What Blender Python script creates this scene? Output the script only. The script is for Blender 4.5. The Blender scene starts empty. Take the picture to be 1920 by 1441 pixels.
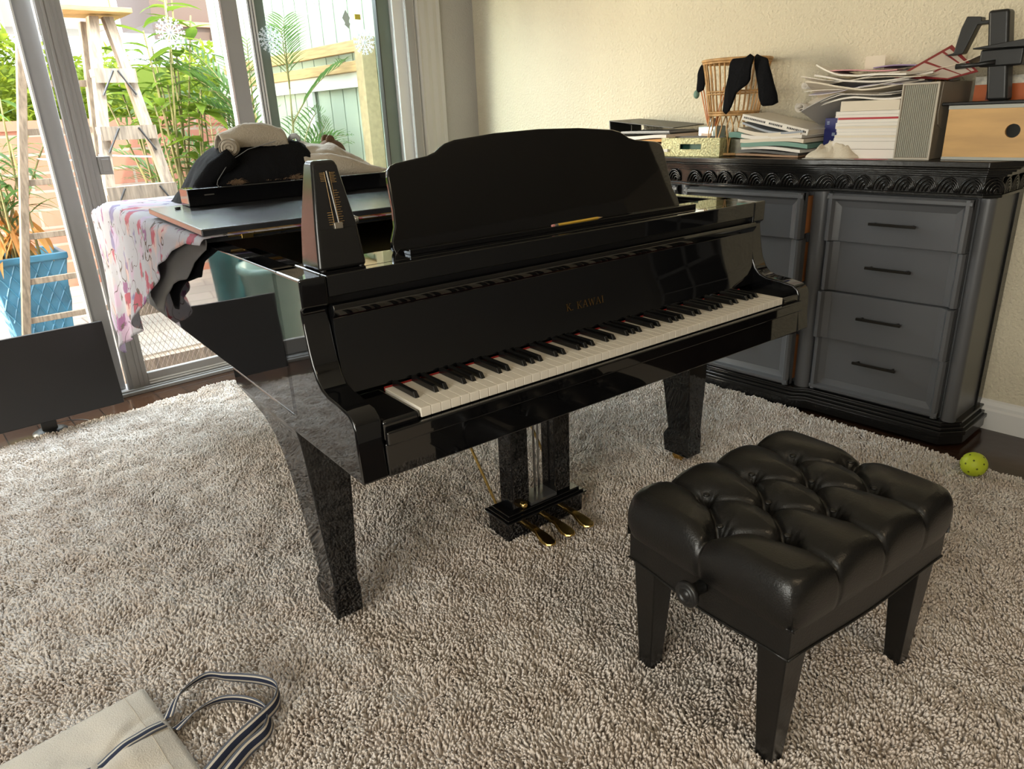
import bpy, bmesh, math, random
import numpy as np
from math import sin, cos, pi, radians, sqrt, exp
from mathutils import Vector, Matrix, noise

random.seed(7)
C = bpy.context.scene.collection
SC = bpy.context.scene

# ------------------------------------------------------------------ camera
CAM_P = Vector((-0.7142, -1.1122, 1.2445))
YAW, PITCH, ROLL = radians(-40.607), radians(20.635), radians(-2.514)
fw = Vector((-sin(YAW)*cos(PITCH), cos(YAW)*cos(PITCH), -sin(PITCH)))
rt = Vector((cos(YAW), sin(YAW), 0.0))
up = rt.cross(fw)
rt2 = rt*cos(ROLL) + up*sin(ROLL)
up2 = -rt*sin(ROLL) + up*cos(ROLL)
cd = bpy.data.cameras.new('camera')
cam = bpy.data.objects.new('camera', cd)
C.objects.link(cam)
cam.matrix_world = Matrix(((rt2.x, up2.x, -fw.x, CAM_P.x), (rt2.y, up2.y, -fw.y, CAM_P.y),
                           (rt2.z, up2.z, -fw.z, CAM_P.z), (0, 0, 0, 1)))
cd.sensor_width = 36.0
cd.lens = 36.0*1345.08/1920.0
cd.clip_start = 0.02
SC.camera = cam

# ------------------------------------------------------------------ world, sun, exposure
SC.view_settings.view_transform = 'Standard'
SC.view_settings.look = 'None'
SC.view_settings.gamma = 1.0
SC.view_settings.use_curve_mapping = False
SC.view_settings.exposure = 0.22
w = bpy.data.worlds.new('sky'); SC.world = w
w.use_nodes = True
wn = w.node_tree; wn.nodes.clear()
wo = wn.nodes.new('ShaderNodeOutputWorld'); wb = wn.nodes.new('ShaderNodeBackground')
wb.inputs[0].default_value = (0.84, 0.92, 1.0, 1); wb.inputs[1].default_value = 4.2
wn.links.new(wb.outputs[0], wo.inputs[0])

def light(name, kind, loc, direction, energy, color, size=None, size_y=None, portal=False):
    l = bpy.data.lights.new(name, kind); l.energy = energy; l.color = color
    if kind == 'AREA':
        l.shape = 'RECTANGLE'; l.size = size; l.size_y = size_y
        if portal: l.cycles.is_portal = True
    o = bpy.data.objects.new(name, l); C.objects.link(o); o.location = loc
    o.rotation_euler = Vector(direction).to_track_quat('-Z', 'Y').to_euler()
    return o
sun = light('sun', 'SUN', (0, -2, 6), (-0.35, 0.62, -0.75), 5.5, (1.0, 0.90, 0.72))
sun.data.angle = radians(0.6)
# fill lamp in an added side window, and sky portals for the openings
light('side_window_fill', 'AREA', (-2.93, -1.0, 1.45), (1, 0.1, 0.14), 58, (1.0, 0.88, 0.68), 2.4, 1.6)
light('door_portal', 'AREA', (0.35, 2.90, 1.05), (0, -1, 0), 1, (1, 1, 1), 3.1, 2.1, True)
light('side_portal', 'AREA', (-3.05, -1.0, 1.45), (1, 0, 0), 1, (1, 1, 1), 2.4, 1.6, True)
# area lamp added just above the doors, standing in for sky light
light('sky_fill_lamp', 'AREA', (0.3, 3.02, 2.22), (0, -1, -0.85), 230, (0.80, 0.90, 1.0), 2.9, 0.4)
# area lamp added out in the yard, imitating warm bounce off sunlit paving
light('yard_bounce_fill', 'AREA', (-3.2, 4.7, 1.25), (5.5, -4.4, -0.35), 430, (1.0, 0.86, 0.66), 2.0, 1.6)
# warm fill light added behind the camera, under a made-up ceiling fixture
light('ceiling_fill_light', 'AREA', (0.3, -1.9, 2.40), (0, 0, -1), 8, (1.0, 0.78, 0.50), 0.42, 0.42)

PSI = 0.0707                      # the piano is turned by this angle from the room
def pw(x, y, z=0.0):              # piano axes -> room axes
    return (cos(PSI)*x + sin(PSI)*y, -sin(PSI)*x + cos(PSI)*y, z)

# ------------------------------------------------------------------ materials
MATS = {}
def mat(name, col, rough=0.5, metal=0.0, coat=0.0, spec=0.5, bump=0.0, bscale=40.0, var=0.0, vscale=6.0,
        alt=None, sheen=0.0, detail=4.0, distort=0.0, stretch=None, trans=0.0, subsurf=0.0):
    if name in MATS: return MATS[name]
    m = bpy.data.materials.new(name); m.use_nodes = True
    nt = m.node_tree; b = nt.nodes['Principled BSDF']
    b.inputs['Base Color'].default_value = (*col, 1)
    b.inputs['Roughness'].default_value = rough
    b.inputs['Metallic'].default_value = metal
    b.inputs['Specular IOR Level'].default_value = spec
    b.inputs['Coat Weight'].default_value = coat
    b.inputs['Coat Roughness'].default_value = 0.03
    b.inputs['Sheen Weight'].default_value = sheen
    b.inputs['Transmission Weight'].default_value = trans
    tc = nt.nodes.new('ShaderNodeTexCoord'); src = tc.outputs['Object']
    if stretch:
        mp = nt.nodes.new('ShaderNodeMapping'); mp.inputs['Scale'].default_value = stretch
        nt.links.new(src, mp.inputs[0]); src = mp.outputs[0]
    if var > 0 or alt:
        n = nt.nodes.new('ShaderNodeTexNoise'); n.inputs['Scale'].default_value = vscale
        n.inputs['Detail'].default_value = detail; n.inputs['Distortion'].default_value = distort
        nt.links.new(src, n.inputs['Vector'])
        r = nt.nodes.new('ShaderNodeValToRGB')
        a2 = alt if alt else tuple(c*(1-var) for c in col)
        a1 = col if alt else tuple(min(1, c*(1+var)) for c in col)
        r.color_ramp.elements[0].position = 0.35; r.color_ramp.elements[1].position = 0.65
        r.color_ramp.elements[0].color = (*a2, 1); r.color_ramp.elements[1].color = (*a1, 1)
        nt.links.new(n.outputs['Fac'], r.inputs[0]); nt.links.new(r.outputs[0], b.inputs['Base Color'])
    if bump > 0:
        n2 = nt.nodes.new('ShaderNodeTexNoise'); n2.inputs['Scale'].default_value = bscale
        n2.inputs['Detail'].default_value = 3
        nt.links.new(src, n2.inputs['Vector'])
        bp = nt.nodes.new('ShaderNodeBump'); bp.inputs['Strength'].default_value = bump
        bp.inputs['Distance'].default_value = 0.01
        nt.links.new(n2.outputs['Fac'], bp.inputs['Height']); nt.links.new(bp.outputs[0], b.inputs['Normal'])
    MATS[name] = m
    return m

def glass_mat(name, tint=(1, 1, 1), refl=0.06):
    m = bpy.data.materials.new(name); m.use_nodes = True; nt = m.node_tree; nt.nodes.clear()
    o = nt.nodes.new('ShaderNodeOutputMaterial'); mx = nt.nodes.new('ShaderNodeMixShader')
    t = nt.nodes.new('ShaderNodeBsdfTransparent'); t.inputs[0].default_value = (*tint, 1)
    g = nt.nodes.new('ShaderNodeBsdfGlossy'); g.inputs['Roughness'].default_value = 0.0
    f = nt.nodes.new('ShaderNodeFresnel'); f.inputs[0].default_value = 1.35
    ge = nt.nodes.new('ShaderNodeNewGeometry'); mu = nt.nodes.new('ShaderNodeMath'); mu.operation = 'MULTIPLY_ADD'   # reflect on the entering face only
    mu.inputs[1].default_value = -1.0; mu.inputs[2].default_value = 1.0; m2 = nt.nodes.new('ShaderNodeMath'); m2.operation = 'MULTIPLY'
    nt.links.new(ge.outputs['Backfacing'], mu.inputs[0]); nt.links.new(mu.outputs[0], m2.inputs[0]); nt.links.new(f.outputs[0], m2.inputs[1])
    nt.links.new(m2.outputs[0], mx.inputs[0]); nt.links.new(t.outputs[0], mx.inputs[1])
    nt.links.new(g.outputs[0], mx.inputs[2]); nt.links.new(mx.outputs[0], o.inputs[0])
    MATS[name] = m
    return m

BLK = mat('black_polyester', (0.0035, 0.0035, 0.004), 0.03, spec=0.75, bump=0.012, bscale=7)
DUSTY = mat('dusty_black_lacquer', (0.020, 0.021, 0.024), 0.20, spec=.6, var=.5, vscale=6)
BLKS = mat('black_satin', (0.008, 0.008, 0.009), 0.28, spec=0.5)
BRASS = mat('brass', (0.72, 0.50, 0.17), 0.22, metal=1.0)
BRASSD = mat('dull_brass', (0.34, 0.21, 0.08), 0.35, metal=1.0)
IVORY = mat('ivory_plastic', (0.80, 0.74, 0.64), 0.22, spec=0.5)
EBONY = mat('ebony_keys', (0.006, 0.006, 0.006), 0.22)
FELT = mat('red_felt', (0.35, 0.015, 0.012), 0.9)
LEATH = mat('black_leather', (0.006, 0.0055, 0.005), 0.34, spec=0.5, bump=0.10, bscale=260)
BWOOD = mat('black_wood', (0.008, 0.0075, 0.007), 0.25, bump=0.05, bscale=120)
WALL = mat('stucco_wall', (0.65, 0.585, 0.44), 0.75, bump=1.0, bscale=80, detail=2)
WALLG = mat('grey_wall', (0.42, 0.40, 0.37), 0.75, bump=0.35, bscale=95)
WHITE = mat('white_paint', (0.72, 0.71, 0.69), 0.4)
FRAME = mat('grey_frame', (0.34, 0.33, 0.32), 0.38)
FRAMEW = mat('white_frame', (0.78, 0.78, 0.76), 0.35)
FRAMEG = mat('green_grey_frame', (0.16, 0.20, 0.17), 0.4)
GREYP = mat('grey_cabinet_paint', (0.088, 0.089, 0.094), 0.33, bump=0.03, bscale=30, stretch=(1, 1, 14))
BLKD = mat('black_cabinet_paint', (0.010, 0.0095, 0.009), 0.16, bump=0.05, bscale=30)
BLKT = mat('black_cabinet_top', (0.013, 0.0115, 0.010), 0.22, bump=0.06, bscale=40)
PAPER = mat('white_paper', (0.74, 0.69, 0.62), 0.7)
PAPER2 = mat('cream_paper', (0.68, 0.60, 0.48), 0.75)
PAPER3 = mat('grey_paper', (0.45, 0.43, 0.41), 0.7)
BLKPL = mat('black_plastic', (0.012, 0.012, 0.012), 0.38)
BEIGE = mat('beige_cloth', (0.42, 0.36, 0.28), 0.9, sheen=0.3, bump=0.4, bscale=160)
BLKCL = mat('black_cloth', (0.006, 0.006, 0.007), 0.95, spec=0.12, bump=0.3, bscale=150)
STEEL = mat('steel', (0.55, 0.55, 0.55), 0.25, metal=1.0)
GLASS = glass_mat('clear_glass', (0.96, 0.98, 0.97))
GLASSG = glass_mat('green_glass', (0.92, 0.98, 0.95))

# ------------------------------------------------------------------ mesh builder
class MB:
    def __init__(s): s.v = []; s.f = []; s.mi = []; s.m = 0
    def add(s, vs, fs):
        n = len(s.v); s.v += [tuple(v) for v in vs]
        for f in fs: s.f.append(tuple(i+n for i in f)); s.mi.append(s.m)
        return s
    def box(s, x0, x1, y0, y1, z0, z1):
        return s.add([(x0,y0,z0),(x1,y0,z0),(x1,y1,z0),(x0,y1,z0),(x0,y0,z1),(x1,y0,z1),(x1,y1,z1),(x0,y1,z1)],
                     [(0,3,2,1),(4,5,6,7),(0,1,5,4),(1,2,6,5),(2,3,7,6),(3,0,4,7)])
    def hexa(s, lo, hi):      # two quads, low and high, same winding (ccw from above)
        return s.add(list(lo)+list(hi), [(3,2,1,0),(4,5,6,7),(0,1,5,4),(1,2,6,5),(2,3,7,6),(3,0,4,7)])
    def obox(s, c, ax, ay, az):
        c, ax, ay, az = Vector(c), Vector(ax), Vector(ay), Vector(az)
        q = lambda a, b, d: c+ax*a+ay*b+az*d
        return s.hexa([q(-1,-1,-1),q(1,-1,-1),q(1,1,-1),q(-1,1,-1)],[q(-1,-1,1),q(1,-1,1),q(1,1,1),q(-1,1,1)])
    def prism(s, poly, a0, a1, axis):  # poly in the two other axes, extruded along axis
        def mk(p, a):
            if axis == 0: return (a, p[0], p[1])
            if axis == 1: return (p[0], a, p[1])
            return (p[0], p[1], a)
        n = len(poly)
        return s.add([mk(p, a0) for p in poly]+[mk(p, a1) for p in poly],
                     [tuple(range(n))[::-1], tuple(range(n, 2*n))]+[(i,(i+1)%n,n+(i+1)%n,n+i) for i in range(n)])
    def tube(s, pts, r, n=8, cap=True):
        pts = [Vector(p) for p in pts]; k = len(pts)
        rs = r if isinstance(r, (list, tuple)) else [r]*k
        vs = []; prev = None
        for i, p in enumerate(pts):
            t = (pts[min(i+1,k-1)]-pts[max(i-1,0)])
            if t.length < 1e-9: t = Vector((0,0,1))
            t.normalize()
            if prev is None:
                a = Vector((0,0,1)) if abs(t.z) < 0.9 else Vector((1,0,0))
                u = t.cross(a).normalized()
            else:
                u = prev - t*prev.dot(t)
                u = u.normalized() if u.length > 1e-6 else t.orthogonal().normalized()
            prev = u; b = t.cross(u)
            for j in range(n):
                an = 2*pi*j/n; vs.append(p+(u*cos(an)+b*sin(an))*rs[i])
        fs = [(i*n+j, i*n+(j+1)%n, (i+1)*n+(j+1)%n, (i+1)*n+j) for i in range(k-1) for j in range(n)]
        if cap: fs += [tuple(range(n))[::-1], tuple(range((k-1)*n, k*n))]
        return s.add(vs, fs)
    def lathe(s, prof, c=(0,0,0), n=24, axis='z'):
        vs = []
        for r, h in prof:
            for j in range(n):
                a = 2*pi*j/n
                p = (r*cos(a), r*sin(a), h) if axis == 'z' else ((h, r*cos(a), r*sin(a)) if axis == 'x' else (r*sin(a), h, r*cos(a)))
                vs.append((c[0]+p[0], c[1]+p[1], c[2]+p[2]))
        k = len(prof)
        fs = [(i*n+j, i*n+(j+1)%n, (i+1)*n+(j+1)%n, (i+1)*n+j) for i in range(k-1) for j in range(n)]
        if prof[0][0] > 1e-6: fs.append(tuple(range(n))[::-1])
        if prof[-1][0] > 1e-6: fs.append(tuple(range((k-1)*n, k*n)))
        return s.add(vs, fs)
    def grid(s, fn, nu, nv):
        vs = [fn(i/nu, j/nv) for i in range(nu+1) for j in range(nv+1)]
        return s.add(vs, [(i*(nv+1)+j, (i+1)*(nv+1)+j, (i+1)*(nv+1)+j+1, i*(nv+1)+j+1) for i in range(nu) for j in range(nv)])
    def sphere(s, c, r, nu=16, nv=10, fn=None):
        rr = r if isinstance(r, (tuple, list)) else (r, r, r)
        vs = []
        for i in range(nv+1):
            th = pi*i/nv
            for j in range(nu):
                ph = 2*pi*j/nu
                d = Vector((sin(th)*cos(ph), sin(th)*sin(ph), cos(th)))
                k = fn(d) if fn else 1.0
                vs.append((c[0]+rr[0]*d.x*k, c[1]+rr[1]*d.y*k, c[2]+rr[2]*d.z*k))
        return s.add(vs, [(i*nu+j, (i+1)*nu+j, (i+1)*nu+(j+1)%nu, i*nu+(j+1)%nu) for i in range(nv) for j in range(nu)])
    def xf(s, M):
        s.v = [tuple(M @ Vector(v)) for v in s.v]; return s

def obj(name, mb, m, parent=None, smooth=False, bev=0.0, solid=0.0, seg=2, merge=False, sub=0):
    me = bpy.data.meshes.new(name)
    me.from_pydata(mb.v, [], mb.f)
    ms = m if isinstance(m, (list, tuple)) else [m]
    for x in ms: me.materials.append(x)
    if len(ms) > 1: me.polygons.foreach_set('material_index', mb.mi)
    bm = bmesh.new(); bm.from_mesh(me)
    if merge: bmesh.ops.remove_doubles(bm, verts=bm.verts, dist=1e-5)
    bmesh.ops.recalc_face_normals(bm, faces=bm.faces)
    bm.to_mesh(me); bm.free()
    if smooth or bev > 0:
        me.polygons.foreach_set('use_smooth', [True]*len(me.polygons))
    o = bpy.data.objects.new(name, me); C.objects.link(o)
    if parent: o.parent = parent
    if solid > 0:
        k = o.modifiers.new('thick', 'SOLIDIFY'); k.thickness = solid; k.offset = 0
    if bev > 0:
        k = o.modifiers.new('bevel', 'BEVEL'); k.width = bev; k.segments = seg; k.limit_method = 'ANGLE'
        k.angle_limit = radians(35); k.harden_normals = True
    if sub: 
        k = o.modifiers.new('sub', 'SUBSURF'); k.levels = sub; k.render_levels = sub
    return o
def tag(o, label, cat, group=None, kind=None):
    o['label'] = label; o['category'] = cat
    if group: o['group'] = group
    if kind: o['kind'] = kind
    return o
def thing(name, label, cat, loc=(0,0,0), rz=0.0, group=None):
    o = bpy.data.objects.new(name, None); C.objects.link(o); o.empty_display_size = 0.05
    o.location = loc; o.rotation_euler = (0, 0, rz)
    return tag(o, label, cat, group)
def struct(name, mb, m, bev=0.0, smooth=False, label=None):
    o = obj(name, mb, m, None, smooth, bev); o['kind'] = 'structure'
    if label: o['label'] = label
    return o
def fbm(p, sc, seed=0.0, oct=3):
    return noise.fractal(Vector((p[0]*sc+seed, p[1]*sc-seed, p[2]*sc+2*seed)), 1.0, 2.0, oct)
# ================================================================== THE ROOM
def planks():
    m = bpy.data.materials.new('dark_wood_floor'); m.use_nodes = True; nt = m.node_tree; b = nt.nodes['Principled BSDF']
    tc = nt.nodes.new('ShaderNodeTexCoord'); mp = nt.nodes.new('ShaderNodeMapping')
    mp.inputs['Rotation'].default_value = (0, 0, radians(90)); nt.links.new(tc.outputs['Object'], mp.inputs[0])
    br = nt.nodes.new('ShaderNodeTexBrick'); nt.links.new(mp.outputs[0], br.inputs['Vector'])
    br.inputs['Scale'].default_value = 1.0; br.inputs['Brick Width'].default_value = 0.9; br.inputs['Row Height'].default_value = 0.13
    br.inputs['Mortar Size'].default_value = 0.0025; br.inputs['Color1'].default_value = (0.030, 0.014, 0.008, 1)
    br.inputs['Color2'].default_value = (0.050, 0.023, 0.012, 1); br.inputs['Mortar'].default_value = (0.005, 0.003, 0.002, 1)
    nt.links.new(br.outputs['Color'], b.inputs['Base Color']); b.inputs['Roughness'].default_value = 0.16
    n = nt.nodes.new('ShaderNodeTexNoise'); n.inputs['Scale'].default_value = 9
    bp = nt.nodes.new('ShaderNodeBump'); bp.inputs['Strength'].default_value = 0.12; bp.inputs['Distance'].default_value = 0.01
    nt.links.new(tc.outputs['Object'], n.inputs['Vector']); nt.links.new(n.outputs['Fac'], bp.inputs['Height'])
    nt.links.new(bp.outputs[0], b.inputs['Normal'])
    return m
X0, X1, Y0, Y1, ZC = -3.0, 2.40, -3.6, 2.74, 2.5
struct('floor', MB().box(X0-.1, 4.7, Y0-.1, Y1+.10, -.12, 0), planks())
struct('ceiling', MB().box(X0-.12, 4.7, Y0-.12, Y1+.12, ZC, ZC+.15), mat('ceiling_paint', (0.60, 0.56, 0.48), 0.8))
struct('wall_right', MB().box(X1, X1+.12, -1.0, Y1+.12, -.12, ZC), WALL)
struct('added_wall_far', MB().box(4.55, 4.67, Y0-.12, -.88, -.12, ZC).box(X1+.12, 4.55, -1.0, -.88, -.12, ZC), mat('brown_wall', (0.42, 0.35, 0.26), 0.8))  # unseen side room added so the lacquer mirrors something dark
mb = MB().box(2.0, X1, Y1, Y1+.12, -.12, ZC).box(-1.16, 2.0, Y1, Y1+.12, 2.1, ZC).box(X0, -1.16, Y1, Y1+.12, -.12, ZC)
struct('wall_back', mb, WALLG)
mb = MB().box(X0-.12, X0, Y0-.12, -2.2, -.12, ZC).box(X0-.12, X0, .2, Y1+.12, -.12, ZC).box(X0-.12, X0, -2.2, .2, -.12, .65).box(X0-.12, X0, -2.2, .2, 2.25, ZC)
struct('wall_left', mb, WALLG)
mb = MB().box(X0, 4.67, Y0-.12, Y0, -.12, ZC)
struct('wall_rear', mb, WALLG)

def base_prof(x, s):   # baseboard cross-section
    return [(x, 0), (x-.022*s, 0), (x-.022*s, .078), (x-.016*s, .086), (x-.016*s, .098), (x-.009*s, .112), (x, .118)]
mb = MB(); mb.prism([(p[0], p[1]) for p in base_prof(X1, 1)], -1.0, Y1, 1)
struct('baseboard_right', mb, WHITE)
mb = MB(); mb.prism([(Y1-(X1-p[0]), p[1]) for p in base_prof(X1, 1)], 2.14, X1-.022, 0)
struct('baseboard_back', mb, WHITE)

def panel(name, x0, x1, y, stl, str_, m, gm, parts=None, bot=.085, zt=2.08, dep=.03):
    r = bpy.data.objects.new(name, None); C.objects.link(r); r['kind'] = 'structure'; r.location = (x0, y, 0)
    wd = x1-x0
    g = MB().box(stl-.005, wd-str_+.005, -.003, .003, bot+.015, zt-.09); obj('glass_pane', g, gm, r)
    f = MB().box(0, stl, -dep/2, dep/2, .02, zt).box(wd-str_, wd, -dep/2, dep/2, .02, zt)
    f.box(stl, wd-str_, -dep/2, dep/2, .02, bot+.02).box(stl, wd-str_, -dep/2, dep/2, zt-.1, zt)
    obj('door_frame', f, m, r, bev=.004)
    return r
d1 = panel('door_1', -1.15, .036, 2.79, .08, .080, FRAME, GLASS)
obj('edge_strip', MB().box(1.106-.004, 1.106+.004, -.03, .02, .03, 2.07), FRAMEW, d1)
d2 = panel('door_2', .036, .906, 2.735, .098, .085, FRAME, GLASS, bot=.07)
mb = MB().box(.020, .030, -.023, -.014, .02, 2.07).box(.055, .059, -.018, -.014, .02, 2.07).box(.075, .078, -.018, -.014, .02, 2.07)
obj('stile_ridge', mb, FRAME, d2)
obj('edge_strip', MB().box(.777, .787, -.02, .018, .1, 2.0), mat('pink_white_edge', (0.72, 0.64, 0.62), 0.4), d2)
obj('rail_strip', MB().box(.10, .78, -.020, -.014, .046, .052).box(.10, .78, -.022, -.014, .034, .040), FRAMEW, d2)
h = obj('door_handle', MB().box(.098, .150, -.03, .012, 1.06, 1.14).box(.108, .140, -.034, -.03, 1.072, 1.128), FRAME, d2, bev=.004)
d3 = panel('door_3', .983, 1.822, 2.80, .089, .083, FRAMEG, GLASSG)
obj('edge_strip', MB().box(-.004, .036, -.022, -.014, .02, 2.08), FRAMEW, d3)
obj('seal_strip', MB().box(.752, .757, -.02, .018, .1, 2.0).box(.005, .008, -.026, -.021, .02, 2.08).box(.022, .024, -.026, -.021, .02, 2.08), BLKPL, d3)
struct('trim_5', MB().box(-1.24, -1.15, 2.722, 2.742, 0, 2.2), WHITE, bev=.003)
# jamb and casing on the right of the doors
struct('trim_1', MB().box(1.825, 1.895, 2.752, 2.86, 0, 2.1).box(1.895, 1.963, 2.735, 2.86, 0, 2.1), FRAMEW, bev=.003)
struct('trim_2', MB().box(1.895, 1.945, 2.722, 2.736, 0, 2.1), FRAME)
mb = MB()
pr = [(1.965, 2.742), (1.965, 2.724), (1.975, 2.718), (1.99, 2.722), (2.02, 2.716), (2.05, 2.722), (2.08, 2.716), (2.11, 2.722), (2.13, 2.716), (2.138, 2.724), (2.138, 2.742)]
mb.prism(pr, 0, 2.25, 2)
struct('trim_3', mb, mat('casing_paint', (0.56, 0.54, 0.50), 0.45))
struct('trim_4', MB().box(-1.15, 1.965, 2.690, 2.86, 0, .018).box(-1.15, 1.965, 2.705, 2.72, .018, .026), FRAME, bev=.003)
# window added in the unseen side wall as an opening for the fill lamp
def window(name, a0, a1, z0, z1, at, axis):
    r = bpy.data.objects.new(name, None); C.objects.link(r); r['kind'] = 'structure'
    def bx(mb, p0, p1, q0, q1, d0, d1):
        return mb.box(p0, p1, at+d0, at+d1, q0, q1) if axis == 1 else mb.box(at+d0, at+d1, p0, p1, q0, q1)
    f = MB()
    for (p0, p1, q0, q1) in ((a0, a0+.05, z0, z1), (a1-.05, a1, z0, z1), (a0+.05, a1-.05, z0, z0+.05), (a0+.05, a1-.05, z1-.05, z1), ((a0+a1)/2-.025, (a0+a1)/2+.025, z0+.05, z1-.05)):
        bx(f, p0, p1, q0, q1, -.09, -.03)
    obj('window_frame', f, FRAMEW, r, bev=.003)
    g = MB(); bx(g, a0+.05, a1-.05, z0+.05, z1-.05, -.063, -.058); obj('glass_pane', g, GLASS, r)
window('added_window', -2.2, .2, .65, 2.25, X0, 0)
t = thing('added_ceiling_light', 'round flush ceiling lamp added for fill light behind the camera', 'lamp', (.3, -1.9, 2.41))  # fixture made up to house the fill light
obj('shade', MB().lathe([(.26, 0), (.28, .02), (.28, .08), (0, .089)], n=32), WHITE, t, smooth=True)

# ================================================================== THE YARD
def brickmat(name, c1, c2, mort, bw, rh, plane, ms=.012, off=.5):
    m = bpy.data.materials.new(name); m.use_nodes = True; nt = m.node_tree; b = nt.nodes['Principled BSDF']
    tc = nt.nodes.new('ShaderNodeTexCoord'); sp = nt.nodes.new('ShaderNodeSeparateXYZ'); cb = nt.nodes.new('ShaderNodeCombineXYZ')
    nt.links.new(tc.outputs['Object'], sp.inputs[0])
    a, c = {'xz': ('X', 'Z'), 'xy': ('X', 'Y'), 'yz': ('Y', 'Z')}[plane]
    nt.links.new(sp.outputs[a], cb.inputs[0]); nt.links.new(sp.outputs[c], cb.inputs[1])
    br = nt.nodes.new('ShaderNodeTexBrick'); nt.links.new(cb.outputs[0], br.inputs['Vector'])
    br.inputs['Scale'].default_value = 1; br.inputs['Brick Width'].default_value = bw; br.inputs['Row Height'].default_value = rh
    br.inputs['Mortar Size'].default_value = ms; br.offset = off; br.inputs['Bias'].default_value = 0.0
    br.inputs['Color1'].default_value = (*c1, 1); br.inputs['Color2'].default_value = (*c2, 1); br.inputs['Mortar'].default_value = (*mort, 1)
    nt.links.new(br.outputs['Color'], b.inputs['Base Color']); b.inputs['Roughness'].default_value = 0.85
    bp = nt.nodes.new('ShaderNodeBump'); bp.inputs['Strength'].default_value = 0.6; bp.inputs['Distance'].default_value = 0.02; bp.invert = True
    nt.links.new(br.outputs['Fac'], bp.inputs['Height']); nt.links.new(bp.outputs[0], b.inputs['Normal'])
    return m
struct('patio', MB().box(-7, 4, Y1+.12, 9.5, -.2, -.08), brickmat('pale_pavers', (0.44, 0.38, 0.34), (0.38, 0.33, 0.29), (0.25, 0.21, 0.19), .6, .3, 'xy', .006))
struct('wall_garden', MB().box(-7, 2.2, 6.5, 6.7, -.08, 1.28).box(-7, 2.2, 6.47, 6.73, 1.28, 1.36),
       brickmat('red_slump_brick', (0.46, 0.20, 0.14), (0.36, 0.15, 0.11), (0.38, 0.29, 0.25), .42, .155, 'xz'))
mb = MB(); y = 2.9
while y < 6.45:
    mb.box(2.2, 2.24, y, y+.188, -.08, 3.1); y += .20
mb.box(2.225, 2.26, 2.9, 6.5, -.08, 3.1)
struct('wall_side', mb, mat('pale_green_siding', (0.40, 0.45, 0.37), 0.6))
TIMB = mat('pale_timber', (0.45, 0.28, 0.13), 0.6, var=.2, vscale=5, stretch=(14, 1, 14))
TIMBG = mat('tan_timber', (0.34, 0.26, 0.15), 0.7, var=.12, vscale=30)
t = thing('gate_frame', 'timber gate frame with tan post and two orange rails against pale green siding', 'gate frame', (2.13, 3.6, -.08))
obj('post', MB().box(-.045, .065, -.03, .07, 0, 1.86), TIMBG, t, bev=.004)
obj('rail', MB().box(-.02, .03, .07, 2.5, 1.775, 1.85), TIMB, t, bev=.004)
obj('rail', MB().box(-.02, .03, .07, 2.5, 1.65, 1.72), TIMB, t, bev=.004)
f = MB().box(.02, .05, .07, 2.5, 1.55, 1.65).box(.02, .05, .07, .10, 0.02, 1.55).box(.02, .05, .90, .99, .02, 1.55).box(.02, .05, 1.9, 1.97, .02, 1.55).box(.02, .05, .07, 2.5, .02, .10)
obj('inner_frame', f, WHITE, t, bev=.003)
t = thing('patio_cover', 'dark brown timber patio cover with red-brown post beyond the garden wall', 'patio cover', (2.51, 8.15, -.08))
BRN = mat('brown_timber', (0.17, 0.11, 0.09), 0.7); TERRA = mat('terracotta_paint', (0.62, 0.30, 0.20), 0.7)
obj('roof', MB().box(-.3, 1.2, 0, 1.2, 2.45, 2.85), BRN, t)
obj('beam', MB().box(-.3, .42, -.05, .05, 2.27, 2.42), BRN, t)
obj('trim_board', MB().box(-.02, .5, -.09, -.05, 2.40, 2.45), TERRA, t)
obj('post', MB().box(.32, .42, -.12, -.02, 0, 2.40), TERRA, t)
t = obj('neighbour_eave', MB().box(-3.2, .75, 8.0, 8.8, 2.12, 2.22).box(-3.2, .75, 7.9, 8.8, 2.22, 2.80).box(.75, 1.7, 8.1, 8.8, 2.26, 2.80), mat('pink_stucco', (0.45, 0.36, 0.31), 0.8))
tag(t, 'pale pink eave of the house beyond the hedge', 'house', kind='structure')

def leaf(mb, base, d, L, W, droop=.3, nrm=(0, 0, 1), fold=.25, seg=5):
    d = Vector(d).normalized(); side = d.cross(Vector(nrm))
    if side.length < .05: side = d.cross(Vector((1, .2, 0)))
    side.normalize(); nn = side.cross(d).normalized()
    vs = []; p = Vector(base); st = L/seg; cur = d.copy()
    for i in range(seg+1):
        t = i/seg; wdt = W*.5*(sin(pi*min(1, .06+.94*t)**.8))
        if i == seg: wdt = W*.01
        vs += [p-side*wdt+nn*wdt*fold, p, p+side*wdt+nn*wdt*fold]
        cur = (cur+Vector((0, 0, -1))*droop/seg*(.4+t)).normalized(); p = p+cur*st
        nn = side.cross(cur).normalized()
    fs = []
    for i in range(seg):
        a = 3*i; fs += [(a, a+1, a+4, a+3), (a+1, a+2, a+5, a+4)]
    mb.add(vs, fs)
def leafmat(name, c, alt):
    m = mat(name, c, 0.5, var=.2, vscale=4, alt=alt)
    nt = m.node_tree; b = nt.nodes['Principled BSDF']; o = nt.nodes['Material Output']
    tr = nt.nodes.new('ShaderNodeBsdfTranslucent'); mx = nt.nodes.new('ShaderNodeMixShader'); mx.inputs[0].default_value = .45
    src = b.inputs['Base Color'].links[0].from_socket
    nt.links.new(src, tr.inputs[0]); nt.links.new(b.outputs[0], mx.inputs[1]); nt.links.new(tr.outputs[0], mx.inputs[2])
    nt.links.new(mx.outputs[0], o.inputs[0])
    return m
LF1 = leafmat('bright_leaf', (0.26, 0.36, 0.045), (0.13, 0.24, 0.035))
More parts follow.
